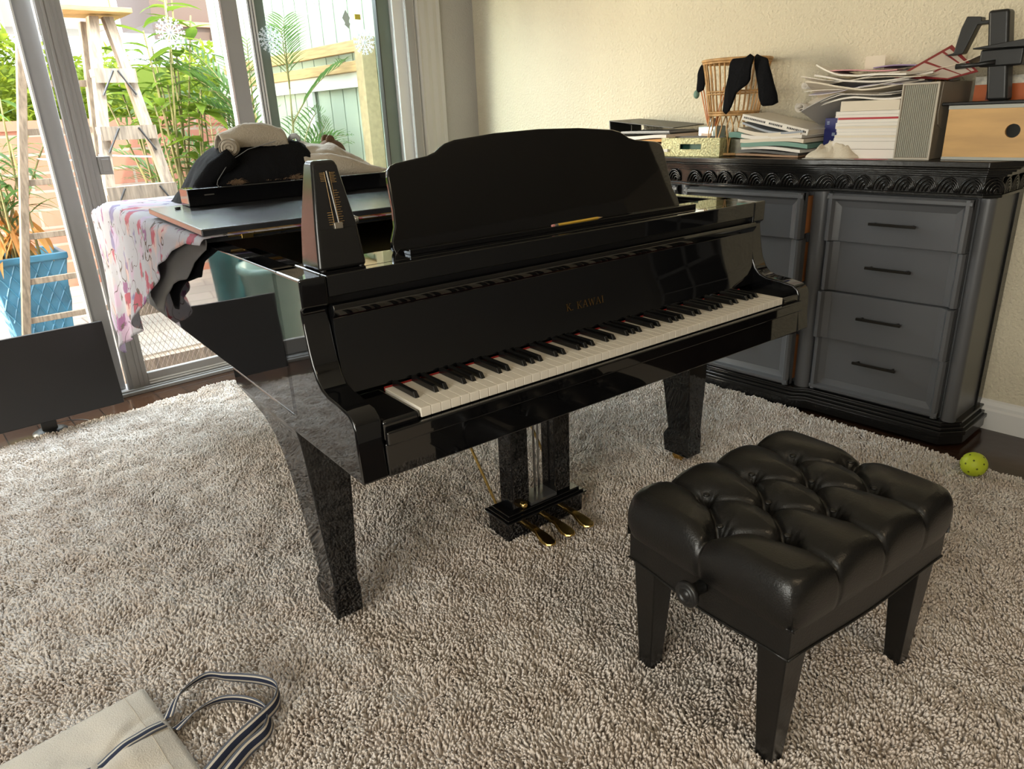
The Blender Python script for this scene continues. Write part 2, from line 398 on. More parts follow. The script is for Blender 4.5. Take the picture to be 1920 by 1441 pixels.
LF2 = leafmat('palm_leaf', (0.14, 0.26, 0.07), (0.09, 0.18, 0.05))
LFD = leafmat('dry_leaf', (0.75, 0.36, 0.10), (0.55, 0.25, 0.07))
LFH = leafmat('hedge_leaf', (0.36, 0.42, 0.04), (0.20, 0.30, 0.03))
CANE = mat('cane', (0.28, 0.24, 0.10), 0.5, var=.3, vscale=9)
rnd = random.Random(3)
mb = MB()
for i in range(9000):
    x = rnd.uniform(-1.6, 3.4); top = 2.02 + .25*noise.noise(Vector((x*1.3, 0, 0))) - (.50 if 1.5 < x < 2.1 else 0)
    z = rnd.uniform(.9, top); y = 7.0+rnd.random()**2*.7
    d = Vector((rnd.uniform(-1, 1), rnd.uniform(-1.2, .2), rnd.uniform(-.6, .9)))
    leaf(mb, (x, y, z), d, rnd.uniform(.07, .14), rnd.uniform(.035, .06), .3, (rnd.uniform(-1,1), rnd.uniform(-1,1), 1), seg=2)
t = thing('hedge', 'bright yellow-green hedge rising above the brick garden wall', 'hedge', (0, 0, 0))
o = obj('hedge_leaves', mb, LFH, t); o['kind'] = 'stuff'
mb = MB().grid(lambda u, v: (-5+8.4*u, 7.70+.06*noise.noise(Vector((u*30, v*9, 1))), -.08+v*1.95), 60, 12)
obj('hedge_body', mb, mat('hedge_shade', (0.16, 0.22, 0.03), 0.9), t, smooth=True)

def frond(mbs, mbl, base, d, L, n, ll, droop=.9, lw=.018, ang=.8):
    p = Vector(base); cur = Vector(d).normalized(); pts = [p.copy()]; dirs = [cur.copy()]
    for i in range(12):
        cur = (cur+Vector((0, 0, -1))*droop/12*(.3+i/8)).normalized(); p = p+cur*L/12; pts.append(p.copy()); dirs.append(cur.copy())
    mbs.tube(pts, [.006*(1-.7*i/12) for i in range(13)], 5)
    for k in range(n):
        t = .22+.78*k/(n-1); i = min(11, int(t*12)); fr = t*12-i; q = pts[i].lerp(pts[i+1], fr); dd = dirs[i]
        side = dd.cross(Vector((0, 0, 1))).normalized()
        for sg in (-1, 1):
            v = dd*cos(ang)+side*sg*sin(ang)+Vector((0, 0, .25))
            leaf(mbl, q, v, ll*(.55+.6*sin(pi*min(1, t*.9+.05))), lw, .7, (0, 0, 1), .1, seg=3)

def planter(name, label, x, y, r, h, group=None):
    t = thing(name, label, 'planter', (x, y, -.08))
    n = 4; mb = MB()
    pr = [(r*.72, 0), (r*.98, h*.92), (r*1.05, h*.93), (r*1.05, h), (r*.92, h), (r*.88, h*.9)]
    vs = []
    for rr, hh in pr: vs += [(-rr, -rr, hh), (rr, -rr, hh), (rr, rr, hh), (-rr, rr, hh)]
    fs = [(4*i+j, 4*i+(j+1)%4, 4*i+4+(j+1)%4, 4*i+4+j) for i in range(len(pr)-1) for j in range(4)]+[(3, 2, 1, 0)]
    mb.add(vs, fs)
    obj('planter_body', mb, BLUEP, t, bev=.012)
    lt = MB()                      # raised diamond lattice on the faces
    for fz in range(4):
        for k in range(-3, 4):
            for sg in (-1, 1):
                P0 = []
                for i in range(7):
                    v = i/6; u = k/3+sg*(v-.5)*1.3
                    if abs(u) <= 1: 
                        rr = r*(.72+.26*v)*1.004
                        P0.append(Matrix.Rotation(fz*pi/2, 3, 'Z') @ Vector((u*rr, -rr, v*h*.92)))
                if len(P0) > 1: lt.tube(P0, .006, 4)
    obj('lattice_relief', lt, BLUEP, t)
    obj('soil', MB().box(-r*.88, r*.88, -r*.88, r*.88, h*.85, h*.9), mat('soil', (0.06, 0.04, 0.03), 0.95), t)
    return t
BLUEP = mat('blue_glaze', (0.06, 0.20, 0.32), 0.3, var=.3, vscale=5)
TEALP = mat('teal_glaze', (0.09, 0.28, 0.30), 0.25, var=.3, vscale=3)
planter('square_planter', 'square blue glazed planter with diamond relief beyond the wooden ladder', -.03, 4.62, .22, .60)
rnd = random.Random(11)
def clump(name, label, x, y, z, stems, hgt, spread, kinds, lean=(0, 0)):
    t = thing(name, label, 'plant', (x, y, z))
    st, lf, dr = MB(), MB(), MB()
    for i in range(stems):
        a = rnd.uniform(0, 2*pi); hh = hgt*rnd.uniform(.55, 1.0); sp = spread*rnd.uniform(.3, 1.0)
        b = Vector((rnd.uniform(-.1, .1), rnd.uniform(-.08, .08), 0)); tp = Vector((cos(a)*sp+lean[0]*hh, sin(a)*sp*.6+lean[1]*hh, hh))
        pts = [b.lerp(tp, k/6)+Vector((0, 0, .06*sin(pi*k/6))) for k in range(7)]
        st.tube(pts, [.010*(1-.08*k) for k in range(7)], 6)
        if kinds == 'broad':
            for k in range(rnd.randint(8, 13)):
                u = rnd.uniform(.66, 1.0); q = b.lerp(tp, u); an = rnd.uniform(0, 2*pi)
                leaf(lf, q, (cos(an), sin(an), rnd.uniform(-.1, .6)), rnd.uniform(.17, .32), rnd.uniform(.055, .095), rnd.uniform(.4, 1.2), (0, 0, 1), .2)
        elif kinds == 'blade':
            for k in range(rnd.randint(8, 12)):
                u = rnd.uniform(.25, 1.0); q = b.lerp(tp, u); an = rnd.uniform(0, 2*pi)
                tgt = dr if (u < .5 and rnd.random() < .75) else lf
                leaf(tgt, q, (cos(an), sin(an), rnd.uniform(-.2, .9) if tgt is lf else -.8), rnd.uniform(.20, .40), rnd.uniform(.022, .045), 1.1, (0, 0, 1), .2)
        else:
            for k in range(3):
                an = a+rnd.uniform(-1.2, 1.2)
                frond(st, lf, b.lerp(tp, rnd.uniform(.7, 1.0)), (cos(an)*.6, sin(an)*.5, .9), rnd.uniform(.45, .8), 13, .20, rnd.uniform(.7, 1.5))
    if kinds == 'palm':
        for q in (st, lf): q.v = [(min(v[0], 2.055-x), v[1], v[2]) for v in q.v]
    obj('stems', st, CANE, t, smooth=True)
    if lf.v: obj('foliage', lf, LF1 if kinds == 'broad' else LF2, t)
    if dr.v: obj('dry_leaves', dr, LFD, t)
    return t
clump('potted_grass', 'tall bladed plant with dry orange lower leaves growing in the blue planter', -.03, 4.62, .46, 14, 1.05, .42, 'blade')
clump('ginger_plant', 'broad-leaved plant with long bare canes standing behind the ladder', .92, 4.25, -.08, 15, 2.2, .42, 'broad', (0, 0))
clump('young_shrub', 'shorter broad-leaved shrub leaning right of the tall canes', 1.12, 4.35, -.08, 4, 1.72, .28, 'broad', (.02, 0))
clump('areca_palm', 'feathery palm in front of the pale green siding', 1.62, 4.05, -.08, 10, 1.65, .30, 'palm', (.01, 0))
clump('small_palm', 'lower feathery palm left of the tall palm by the brick wall', 1.42, 4.9, -.08, 5, 1.2, .3, 'palm')
def roundpot(label, x, y, r, h, m):
    t = thing('round_planter', label, 'planter', (x, y, -.08))
    obj('planter_body', MB().lathe([(0, 0), (r*.7, 0), (r*.98, h*.9), (r*1.06, h*.92), (r*1.06, h), (r*.92, h), (r*.9, h*.85), (0, h*.85)], n=28), m, t, smooth=True)
roundpot('tall teal glazed planter outside left of the doors', -.60, 3.85, .15, .66, TEALP)
roundpot('wide pale green glazed planter outside, nearest the doors', -.87, 3.40, .24, .52, mat('pale_green_glaze', (0.30, 0.42, 0.36), .25))
roundpot('blue glazed planter outside behind the pale green one', -.78, 3.95, .16, .60, BLUEP)

# wire mesh leaning outside the middle door
t = thing('wire_mesh', 'panel of diamond wire netting standing just outside the glass door', 'wire mesh', (.14, 2.90, -.07))
mb = MB(); cs = .026; Wd, Hh = .72, .62
for k in range(-26, 30):
    for sg in (-1, 1):
        pts = []
        for i in range(0, 49):
            z = Hh*i/48; x = k*cs*1.0+sg*z*.55
            if 0 <= x <= Wd: pts.append((x, .004*sg, z+.012))
        if len(pts) > 1: mb.tube([pts[0], pts[-1]], .0011, 3)
obj('netting', mb, mat('rust_wire', (0.20, 0.13, 0.11), 0.6), t)
obj('mesh_border', MB().tube([(0, 0, .01), (Wd, 0, .01), (Wd, 0, Hh+.01), (0, 0, Hh+.01), (0, 0, .01)], .003, 5), STEEL, t)

# wooden stepladder
OAK = mat('weathered_wood', (0.34, 0.255, 0.19), 0.75, var=.3, vscale=6, stretch=(12, 12, 1.2), bump=.2, bscale=30)
t = thing('stepladder', 'weathered wooden stepladder standing outside the sliding doors', 'ladder', (.4, 3.5, -.08))
def lp(x, y, z): return Vector((x-.4, y-3.5, z+.08))
def rail(p0, p1, wx, wy, nm='rail', m=OAK):
    a, b = lp(*p0), lp(*p1); c = (a+b)/2; az = (b-a)/2; ax = Vector((wx/2, 0, 0)); ay = Vector((0, wy/2, 0))
    return obj(nm, MB().obox(c, ax, ay, az), m, t, bev=.003)
rail((.13, 3.17, -.08), (.43, 3.46, 1.81), .048, .07)
rail((.72, 3.17, -.08), (.50, 3.46, 1.81), .048, .07)
rail((-.235, 3.98, -.08), (.13, 3.62, 1.80), .042, .06, 'rear_rail')
rail((.30, 3.98, -.08), (.42, 3.62, 1.80), .042, .06, 'rear_rail')
for z in (.03, .34, .65, .955, 1.26, 1.545):
    f = (z+.08)/1.98; xl = .13+.30*f-.02; xr = .72-.22*f+.02; yy = 3.17+.29*f
    s = obj('step', MB().box(xl-.4, xr-.4, yy-3.5-.05, yy-3.5+.05, z+.05, z+.09), OAK, t, bev=.003)
    obj('step_face', MB().box(xl-.4, xr-.4, yy-3.5-.056, yy-3.5-.05, z+.02, z+.09), OAK, t)
    for xx, sg in ((xl+.02, 1), (xr-.02, -1)):
        obj('bracket', MB().tube([lp(xx, yy-.05, z-.12), lp(xx+sg*.07, yy-.055, z+.0)], .006, 6), mat('dark_iron', (.12,.11,.11), .5, metal=.8), t)
obj('top_step', MB().box(-.14, .20, -.16, .13, 1.90, 1.925), mat('orange_wood', (.60, .36, .14), .6, var=.2, vscale=8, stretch=(2, 14, 14)), t, bev=.004)
for z in (.206, .44, .70, .995, 1.26, 1.5):
    f = (z+.08)/1.96
    obj('rung', MB().obox(lp((-.235+.365*f+.30+.12*f)/2, 3.98-.36*f, z), (.26-.12*f, 0, 0), (0, .012, 0), (0, 0, .017)), OAK, t, bev=.003)
obj('brace', MB().tube([lp(.27, 3.35, 1.10), lp(.06, 3.72, 1.12)], .005, 5), STEEL, t)
obj('brace', MB().tube([lp(.60, 3.35, 1.10), lp(.37, 3.72, 1.12)], .005, 5), STEEL, t)

# paper snowflakes hung inside the glass
SNOW = leafmat('white_plastic', (0.90, 0.92, 0.94), (0.86, 0.88, 0.90))
def snowflake(label, x, y, z, r):
    t = thing('snowflake_ornament', label, 'ornament', (x, y, z), group='snowflakes hung in the glass doors')
    mb = MB()
    for k in range(14):
        a = 2*pi*k/14; d = Vector((cos(a), 0, sin(a))); s = Vector((-sin(a), 0, cos(a)))
        off = Vector((0, .004*(k % 2), 0))
        mb.tube([off, d*r*(.85+.15*(k % 2))+off], .0022, 4)
        for q in (.45, .65, .85):
            for sg in (-1, 1):
                mb.tube([d*r*q+off, d*r*(q+.16)+s*sg*r*.12+off], .0019, 4)
                if q > .5: mb.tube([d*r*(q+.08)+s*sg*r*.07+off, d*r*(q+.20)+s*sg*r*.06+off], .0016, 4)
    obj('flake', mb, SNOW, t)
    obj('cord', MB().tube([(0, 0, r), (.002, 0, 2.07-z)], .0008, 4), SNOW, t)
snowflake('white snowflake ornament hung in front of the ladder and canes', .546, 2.66, 1.66, .062)
snowflake('white snowflake ornament partly behind the green-edged door stile', 1.075, 2.765, 1.655, .062)
snowflake('white snowflake ornament hung in front of the timber gate post', 1.565, 2.66, 1.645, .062)
t = thing('cord_clip', 'small clear clip with yellow tag hanging above the right snowflake', 'clip', (1.50, 2.66, 1.73))
obj('clip', MB().obox((-.035, 0, .03), (.012, 0, .02), (0, .004, 0), (-.012, 0, .02)).obox((-.03, 0, .0), (.006, 0, .012), (0, .003, 0), (-.012, 0, .01)), mat('clear_plastic', (.55, .68, .68), .2), t)
obj('tag', MB().box(.02, .055, -.002, .002, .025, .05), mat('yellow_tag', (.65, .55, .08), .5), t)
obj('cord', MB().tube([(-.03, 0, .04), (-.02, 0, .34)], .0012, 4).tube([(.04, 0, .05), (.036, 0, .34)], .0012, 4), SNOW, t)
t = obj('icicle_lamp', MB().tube([(1.27, 2.66, 2.07), (1.275, 2.66, 1.83), (1.245, 2.66, 1.765)], .0009, 4).tube([(1.275, 2.66, 1.83), (1.29, 2.66, 1.815)], .004, 5), SNOW)
tag(t, 'thin dangling fairy-light wire in the right-hand glass door', 'fairy light')
# ================================================================== RUG
def vnoise(x, y, sc, seed):
    r = np.random.RandomState(seed); G = r.rand(256, 256)
    u = x*sc+100.3; v = y*sc+77.7
    i = np.floor(u).astype(int); j = np.floor(v).astype(int); fu = u-i; fv = v-j
    fu = fu*fu*(3-2*fu); fv = fv*fv*(3-2*fv)
    g = lambda a, b: G[a % 256, b % 256]
    return (g(i, j)*(1-fu)+g(i+1, j)*fu)*(1-fv)+(g(i, j+1)*(1-fu)+g(i+1, j+1)*fu)*fv
RUGP = [(-1.75, -1.75), (1.90, -1.75), (1.955, -.75), (1.985, -.35), (2.035, .6), (2.05, 2.62), (.68, 2.50), (-.09, 2.435), (-1.75, 2.27)]
def inside(x, y, P):
    r = np.zeros(len(x), bool); n = len(P)
    for k in range(n):
        x0, y0 = P[k]; x1, y1 = P[(k+1) % n]
        c = ((y0 > y) != (y1 > y)); 
        with np.errstate(divide='ignore', invalid='ignore'):
            xi = (x1-x0)*(y-y0)/(y1-y0)+x0
        r ^= c & (x < xi)
    return r
rug = thing('shag_rug', 'large pale beige shag rug covering the dark wood floor under the piano', 'rug')
obj('rug_backing', MB().prism(RUGP, .001, .006, 2), mat('rug_base', (0.62, 0.55, 0.48), 0.95), rug)
def tufts():
    rs = np.random.RandomState(5)
    st = .0070
    gx, gy = np.meshgrid(np.arange(-1.3, 2.06, st), np.arange(-1.1, 2.68, st))
    x = gx.ravel()+rs.uniform(-.5, .5, gx.size)*st; y = gy.ravel()+rs.uniform(-.5, .5, gx.size)*st
    # wavy border
    k = inside(x+.012*(vnoise(x, y, 14, 1)-.5), y+.02*(vnoise(x, y, 9, 2)-.5), RUGP)
    # nothing can be seen of the rug behind the camera
    k &= (y > -1.1+.25*np.maximum(0, -x))
    x, y = x[k], y[k]; n = len(x)
    h = .010+.010*vnoise(x, y, 8, 3)+.011*vnoise(x, y, 24, 4)+rs.uniform(-.0025, .0025, n)
    a = 4*pi*vnoise(x, y, 5, 6)+1.5*vnoise(x, y, 25, 9)*pi
    am = .001+.006*vnoise(x, y, 16, 7)
    lx = am*np.cos(a)+rs.normal(0, .0034, n); ly = am*np.sin(a)+rs.normal(0, .0034, n)
    r = .0037*rs.uniform(.8, 1.3, n)
    ph = rs.uniform(0, 2*pi, n)
    lev = [(0.15, 0.0, .8), (.62, .5, 1.15), (.90, .95, 1.05), (1.0, 1.1, .55)]
    V = np.zeros((n, 12, 3), np.float32)
    for li, (t, s, rr) in enumerate(lev):
        for j in range(3):
            an = ph+2*pi*j/3+li*.5
            V[:, li*3+j, 0] = x+lx*s+r*rr*np.cos(an); V[:, li*3+j, 1] = y+ly*s+r*rr*np.sin(an)
            V[:, li*3+j, 2] = .004+h*t
    F = []
    for li in range(3):
        for j in range(3):
            a0, a1 = li*3+j, li*3+(j+1) % 3
            F += [(a0, a1, a1+3), (a0, a1+3, a0+3)]
    F += [(9, 10, 11)]
    F = np.array(F, np.int32); nf = len(F)
    idx = (F[None]+(np.arange(n)*12)[:, None, None]).reshape(-1, 3).astype(np.int32)
    me = bpy.data.meshes.new('rug_pile')
    me.vertices.add(n*12); me.vertices.foreach_set('co', V.reshape(-1))
    me.loops.add(len(idx)*3); me.loops.foreach_set('vertex_index', idx.reshape(-1))
    me.polygons.add(len(idx)); me.polygons.foreach_set('loop_start', np.arange(0, len(idx)*3, 3, dtype=np.int32))
    me.polygons.foreach_set('loop_total', np.full(len(idx), 3, np.int32))
    me.polygons.foreach_set('use_smooth', np.ones(len(idx), bool))
    me.update(calc_edges=True)
    me.materials.append(mat('shag_yarn', (0.78, 0.71, 0.65), 0.9, var=.0, vscale=9, alt=(0.68, 0.59, 0.52), sheen=.2))
    o = bpy.data.objects.new('rug_pile', me); C.objects.link(o); o.parent = rug; o['kind'] = 'stuff'
tufts()

# ================================================================== GRAND PIANO
KW = .02355; KL = 52*KW; HK = .71; XA, XB = -.142, KL+.142
P = thing('grand_piano', 'glossy black grand piano on the rug, front lid folded back, music desk raised', 'piano', (0, 0, 0), -PSI)
# curved case
def plan(off=0.0):
    pts = [(XA+off, .30), (XA+off, 1.90-off)]
    for k in range(1, 9):                                   # tail
        a = pi/2*k/8; pts.append((XA+off+(.34-off)*(1-cos(a)), 1.90-off+.20*sin(a)))
    S = [(.34, 2.10), (.46, 2.07), (.56, 1.97), (.64, 1.80), (.74, 1.60), (.90, 1.40), (1.10, 1.20), (1.25, 1.02), (1.335, .85), (XB, .65), (XB, .30)]
    for i, (x, y) in enumerate(S):
        t = i/(len(S)-1); pts.append((x-off*min(1, .5+t), y-off*(1-t)))
    return pts
oo, ii = plan(0), plan(.05)
mb = MB(); n = len(oo)
z0, z1 = .637, .962
vs = [(p[0], p[1], z0) for p in oo]+[(p[0], p[1], z1) for p in oo]+[(p[0], p[1], z0) for p in ii]+[(p[0], p[1], z1) for p in ii]
fs = []
for i in range(n-1):
    fs += [(i, i+1, n+i+1, n+i), (2*n+i+1, 2*n+i, 3*n+i, 3*n+i+1), (n+i, n+i+1, 3*n+i+1, 3*n+i), (i+1, i, 2*n+i, 2*n+i+1)]
fs += [(0, n, 3*n, 2*n), (n-1, 2*n-1+n+n-n, 0+4*n-1, 3*n-1)] if False else [(0, n, 3*n, 2*n), (n-1, 3*n-1, 4*n-1, 2*n-1)]
mb.add(vs, fs)
obj('case_rim', mb, BLK, P, bev=.003)
obj('soundboard', MB().prism([(p[0], p[1]) for p in ii], .70, .715, 2), mat('spruce', (0.50, 0.33, 0.16), 0.35), P)
obj('iron_plate', MB().prism([(x, y) for x, y in plan(.07)], .845, .855, 2), mat('gold_plate', (0.55, 0.40, 0.14), 0.3, metal=.9), P)
# arms with the keybed sides
arm = [(-.006, .590), (.0, .646), (.001, .700), (.007, .716), (.024, .729), (.07, .7365), (.115, .740), (.140, .748), (.157, .764), (.170, .790), (.178, .820),
       (.185, .860), (.190, .888), (.189, .897), (.178, .903), (.177, .962), (.33, .962), (.33, .637), (.766, .637), (.758, .588)]
for x0, x1 in ((XA, XA+.057), (XB-.057, XB)):
    obj('arm', MB().prism(arm, x0, x1, 0), BLK, P, bev=.005, seg=3)
obj('key_bed', MB().box(XA+.057, XB-.057, -.004, .766, .588, .660), BLK, P, bev=.004)
obj('key_slip', MB().box(XA+.057, XB-.057, -.016, -.002, .658, .688), BLK, P, bev=.004)
obj('key_frame', MB().box(XA+.057, XB-.057, .02, .16, .660, .684), BLKS, P)
for x0, x1 in ((XA+.057, -.0015), (KL+.0015, XB-.057)):
    obj('cheek_block', MB().box(x0, x1, .0, .17, .66, .706), BLK, P, bev=.008, seg=3)
# keys
wk = MB().box(.0004, KW-.0004, 0, .150, HK-.020, HK)
bk = MB().hexa([(-.0055, .052, HK), (.0055, .052, HK), (.0055, .150, HK), (-.0055, .150, HK)],
               [(-.0045, .061, HK+.0125), (.0045, .061, HK+.0125), (.0045, .150, HK+.0125), (-.0045, .150, HK+.0125)])
wp = bp_ = None
for k in range(52):
    if wp is None: o = wp = obj('white_key', wk, IVORY, P, bev=.0012)
    else:
        o = wp.copy(); C.objects.link(o); o.parent = P
    o.location = (k*KW, 0, 0)
for k in range(51):
    if 'ABCDEFG'[k % 7] in 'ACDFG':
        if bp_ is None: o = bp_ = obj('black_key', bk, EBONY, P, bev=.0012)
        else:
            o = bp_.copy(); C.objects.link(o); o.parent = P
        o.location = ((k+1)*KW, 0, 0)
obj('key_felt', MB().box(0, KL, .1502, .153, HK-.006, HK+.0025), FELT, P)
# fallboard, slightly hollow, with a rounded top rail
fb = [(.156, .716), (.163, .74), (.169, .78), (.173, .83), (.1745, .875), (.166, .886), (.163, .895), (.167, .903), (.178, .906), (.195, .902), (.195, .716)]
fo = obj('fallboard', MB().prism(fb, XA+.058, XB-.058, 0), BLK, P, bev=.0015)
# gilt serif lettering, strokes cut as flat bars on the fallboard
def lettering():
    mb = MB(); h = .0185; x = .532
    def st(a, b, wd):
        a, b = Vector((a[0], 0, a[1])), Vector((b[0], 0, b[1])); d = (b-a); nn = Vector((-d.z, 0, d.x)).normalized()*wd/2
        mb.hexa([a-nn, b-nn, b+nn, a+nn], [p+Vector((0, -.0004, 0)) for p in (a-nn, b-nn, b+nn, a+nn)])
    tk, tn = .0026, .0010
    def ser(cx, zz, ln=.0062): st((cx-ln/2, zz), (cx+ln/2, zz), tn)
    def K(x):
        st((x+.003, 0), (x+.003, h), tk); ser(x+.003, .0005); ser(x+.003, h-.0005)
        st((x+.004, h*.42), (x+.0135, h), tn); st((x+.0065, h*.56), (x+.0145, 0), tk); ser(x+.0135, h-.0005, .006); ser(x+.0148, .0005, .006)
    def A(x):
        st((x+.001, 0), (x+.008, h), tn); st((x+.008, h), (x+.0145, 0), tk); st((x+.0042, h*.36), (x+.0115, h*.36), tn); ser(x+.0015, .0005, .005); ser(x+.0145, .0005, .006)
    def W(x):
        st((x+.001, h), (x+.0065, 0), tk); st((x+.0065, 0), (x+.0115, h*.95), tn); st((x+.0115, h*.95), (x+.016, 0), tk); st((x+.016, 0), (x+.0215, h), tn)
        ser(x+.0015, h-.0005, .006); ser(x+.0215, h-.0005, .005)
    def I(x): st((x+.003, 0), (x+.003, h), tk); ser(x+.003, .0005); ser(x+.003, h-.0005)
    K(x); mb.box(x+.0185, x+.0212, -.0004, 0, 0, .0027)
    x += .036; K(x); x += .0205; A(x); x += .0195; W(x); x += .0265; A(x); x += .0205; I(x)
    M = Matrix.Translation((0, .1665, .772)) @ Matrix.Rotation(radians(-8), 4, 'X')
    o = obj('lettering', mb.xf(M), BRASSD, fo); o['label'] = 'gilt serif lettering'
lettering()
# front stretcher, music shelf, desk
obj('front_rail', MB().box(XA+.057, XB-.057, .178, .21, .918, .962), BLK, P, bev=.003)
obj('music_shelf', MB().box(XA+.057, XB-.057, .21, .345, .950, .962), BLK, P, bev=.003)
obj('name_rail', MB().box(XA+.057, XB-.057, .196, .21, .80, .918), BLKS, P)
cx = KL/2
half = [(.479, 0), (.4855, .016), (.483, .034), (.468, .064), (.463, .10), (.459, .172), (.455, .188), (.446, .198), (.43, .2035), (.345, .214), (.322, .221), (.306, .231), (.290, .239), (.262, .246), (.14, .256), (0, .2595)]
poly = [(cx-a, b) for a, b in half]+[(cx+a, b) for a, b in half[::-1][1:]]
mb = MB().prism(poly, 0, .014, 1)
mb.xf(Matrix.Translation((0, .287, .957)) @ Matrix.Rotation(radians(-16), 4, 'X'))
md = obj('music_desk', mb, BLK, P, bev=.004, seg=3)
obj('desk_ledge', MB().box(cx-.47, cx+.50, .246, .292, .962, .969).box(cx-.47, cx+.50, .242, .247, .962, .9735), BLK, md, bev=.001)
for xs in (XA+.07, XB-.11): obj('slide_rail', MB().box(xs, xs+.04, .345, .75, .93, .945), BLK, P, bev=.002)
obj('pin_block', MB().box(XA+.052, XB-.052, .35, .56, .86, .89), BLKS, P)
rp = MB()
for k in range(70):
    for j in range(3): rp.lathe([(.0032, .888), (.003, .915), (0, .916)], (.0+k*KL/69, .42+.035*j+.004*(k % 2), 0), 5)
o = obj('tuning_pins', rp, STEEL, P); o['kind'] = 'stuff'
# lid and folded-back front flap
def lidpoly(off, y0): 
    p = [(x, y) for x, y in plan(-off) if y > y0+.02]
    return [(XA-off, y0)]+p+[(XB+off if y0 < .7 else XB-.02, y0)]
lp_ = [(XA-.012, .77)]+[(x, y) for x, y in plan(-.012) if y > .80]+[(1.375, .77)]
obj('lid', MB().prism(lp_, .968, .984, 2), DUSTY, P, bev=.004, seg=3)
fl = MB().hexa([(XA-.012, .768, .986), (XB+.012, .768, .986), (XB+.012, 1.345, .998), (XA-.012, 1.345, .998)],
               [(XA-.012, .768, 1.005), (XB+.012, .768, 1.005), (XB+.012, 1.345, 1.017), (XA-.012, 1.345, 1.017)])
fo2 = obj('lid_flap', fl, DUSTY, P, bev=.004, seg=3)
obj('hinge', MB().box(XA+.05, XB-.05, .7655, .7680, .978, .990).tube([(XA+.05, .765, .985), (XB-.05, .765, .985)], .0028, 8), BRASS, P)
obj('hinge_clasp', MB().box(-.06, -.03, .758, .768, .972, .984), BRASS, P, bev=.001)
obj('hinge_clasp', MB().box(.16, .185, .756, .768, .975, .992), BRASS, P, bev=.001)
obj('lid_buffer', MB().lathe([(.008, 0), (.009, .006), (0, .007)], (XA+.05, 1.24, 1.015), 10), BLKPL, fo2, smooth=True)
# front legs: tapered, spade feet, castors; bracket behind the leg
def leg(xc, yf, name='front_leg', brk=True):
    mb = MB()
    lv = [(.045, .036, .110), (.112, .038, .116), (.140, .032, .100), (.30, .043, .118), (.38, .048, .132), (.42, .050, .145), (.475, .054, .165), (.515, .057, .195), (.548, .060, .25), (.570, .063, .33), (.581, .065, .40), (.590, .068, .41)]
    if not brk: lv = [(z, h, min(d, .15)) for z, h, d in lv]
    sg = 1 if xc > .3 else -1                # the outer face hardly tapers
    vs = []
    for z, hw, dp in lv:
        cx_ = xc+sg*(.004-.012*max(0, (z-.14)/.45)**2*0)
        vs += [(cx_-hw, yf, z), (cx_+hw, yf, z), (cx_+hw, yf+dp, z), (cx_-hw, yf+dp, z)]
    fs = [(3, 2, 1, 0), tuple(range(4*(len(lv)-1), 4*len(lv)))]+[(4*i+j, 4*i+(j+1) % 4, 4*i+4+(j+1) % 4, 4*i+4+j) for i in range(len(lv)-1) for j in range(4)]
    mb.add(vs, fs)
    l = obj(name, mb, BLK, P, bev=.0025)
    if False:
        b = [(yf+.10, .36), (yf+.13, .42), (yf+.158, .475), (yf+.195, .515), (yf+.25, .548), (yf+.33, .570), (yf+.40, .580), (yf+.41, .590), (yf+.02, .590), (yf+.05, .45)]
        obj('leg_bracket', MB().prism(b, xc-.066, xc+.066, 0), BLK, l, bev=.003)
    c = MB().lathe([(.0, .044), (.016, .044), (.016, .036), (.010, .03), (0, .03)], (xc, yf+.055, 0), 14)
    c.lathe([(.0, -.011), (.020, -.011), (.021, -.006), (.021, .006), (.020, .011), (0, .011)], (xc, yf+.068, .0225), 18, 'x')
    obj('castor', c.box(xc-.016, xc-.012, yf+.04, yf+.078, .018, .044).box(xc+.012, xc+.016, yf+.04, yf+.078, .018, .044), BRASS, l, smooth=False)
    return l
leg(-.068, .345); leg(KL+.068, .345)
leg(.34, 1.72, 'rear_leg', False)
# lyre with three pedals and rods
ly = obj('pedal_lyre', MB().box(.462, .762, .366, .470, .022, .088), BLK, P, bev=.003)
mb = MB()
for a, z0_, z1_ in ((.012, .088, .094), (.004, .094, .100), (-.006, .100, .108)):
    mb.box(.462-a, .762+a, .366-a, .470+a, z0_, z1_)
obj('lyre_moulding', mb, BLK, ly, bev=.003)
obj('lyre_post', MB().box(.496, .560, .385, .450, .108, .590), BLK, ly, bev=.003)
obj('lyre_post', MB().box(.664, .728, .385, .450, .108, .590), BLK, ly, bev=.003)
obj('lyre_plate', MB().box(.560, .664, .378, .452, .108, .118), mat('grey_lacquer', (0.06, .06, .062), .12), ly)
for xc in (.535, .612, .690):
    mb = MB(); sec = [(.40, .052, .011, .006), (.345, .056, .011, .006), (.318, .056, .013, .006), (.298, .052, .019, .006), (.275, .047, .023, .006), (.255, .045, .020, .005), (.243, .045, .008, .004)]
    vs = []
    for y, z, hw, hh in sec: vs += [(xc-hw, y, z-hh), (xc+hw, y, z-hh), (xc+hw*.8, y, z+hh), (xc-hw*.8, y, z+hh)]
    fs = [(0, 1, 2, 3), tuple(range(4*(len(sec)-1), 4*len(sec)))[::-1]]+[(4*i+j, 4*i+4+j, 4*i+4+(j+1) % 4, 4*i+(j+1) % 4) for i in range(len(sec)-1) for j in range(4)]
    obj('pedal', mb.add(vs, fs), BRASS, ly, bev=.004, seg=3)
obj('pedal_rod', MB().tube([(.618, .43, .118), (.618, .43, .59)], .0035, 8), STEEL, ly)
obj('pedal_rod', MB().tube([(.642, .44, .118), (.642, .44, .59)], .0035, 8), STEEL, ly)
obj('lyre_brace', MB().tube([(.49, .465, .10), (.44, .78, .62)], .0045, 8), BRASS, ly)
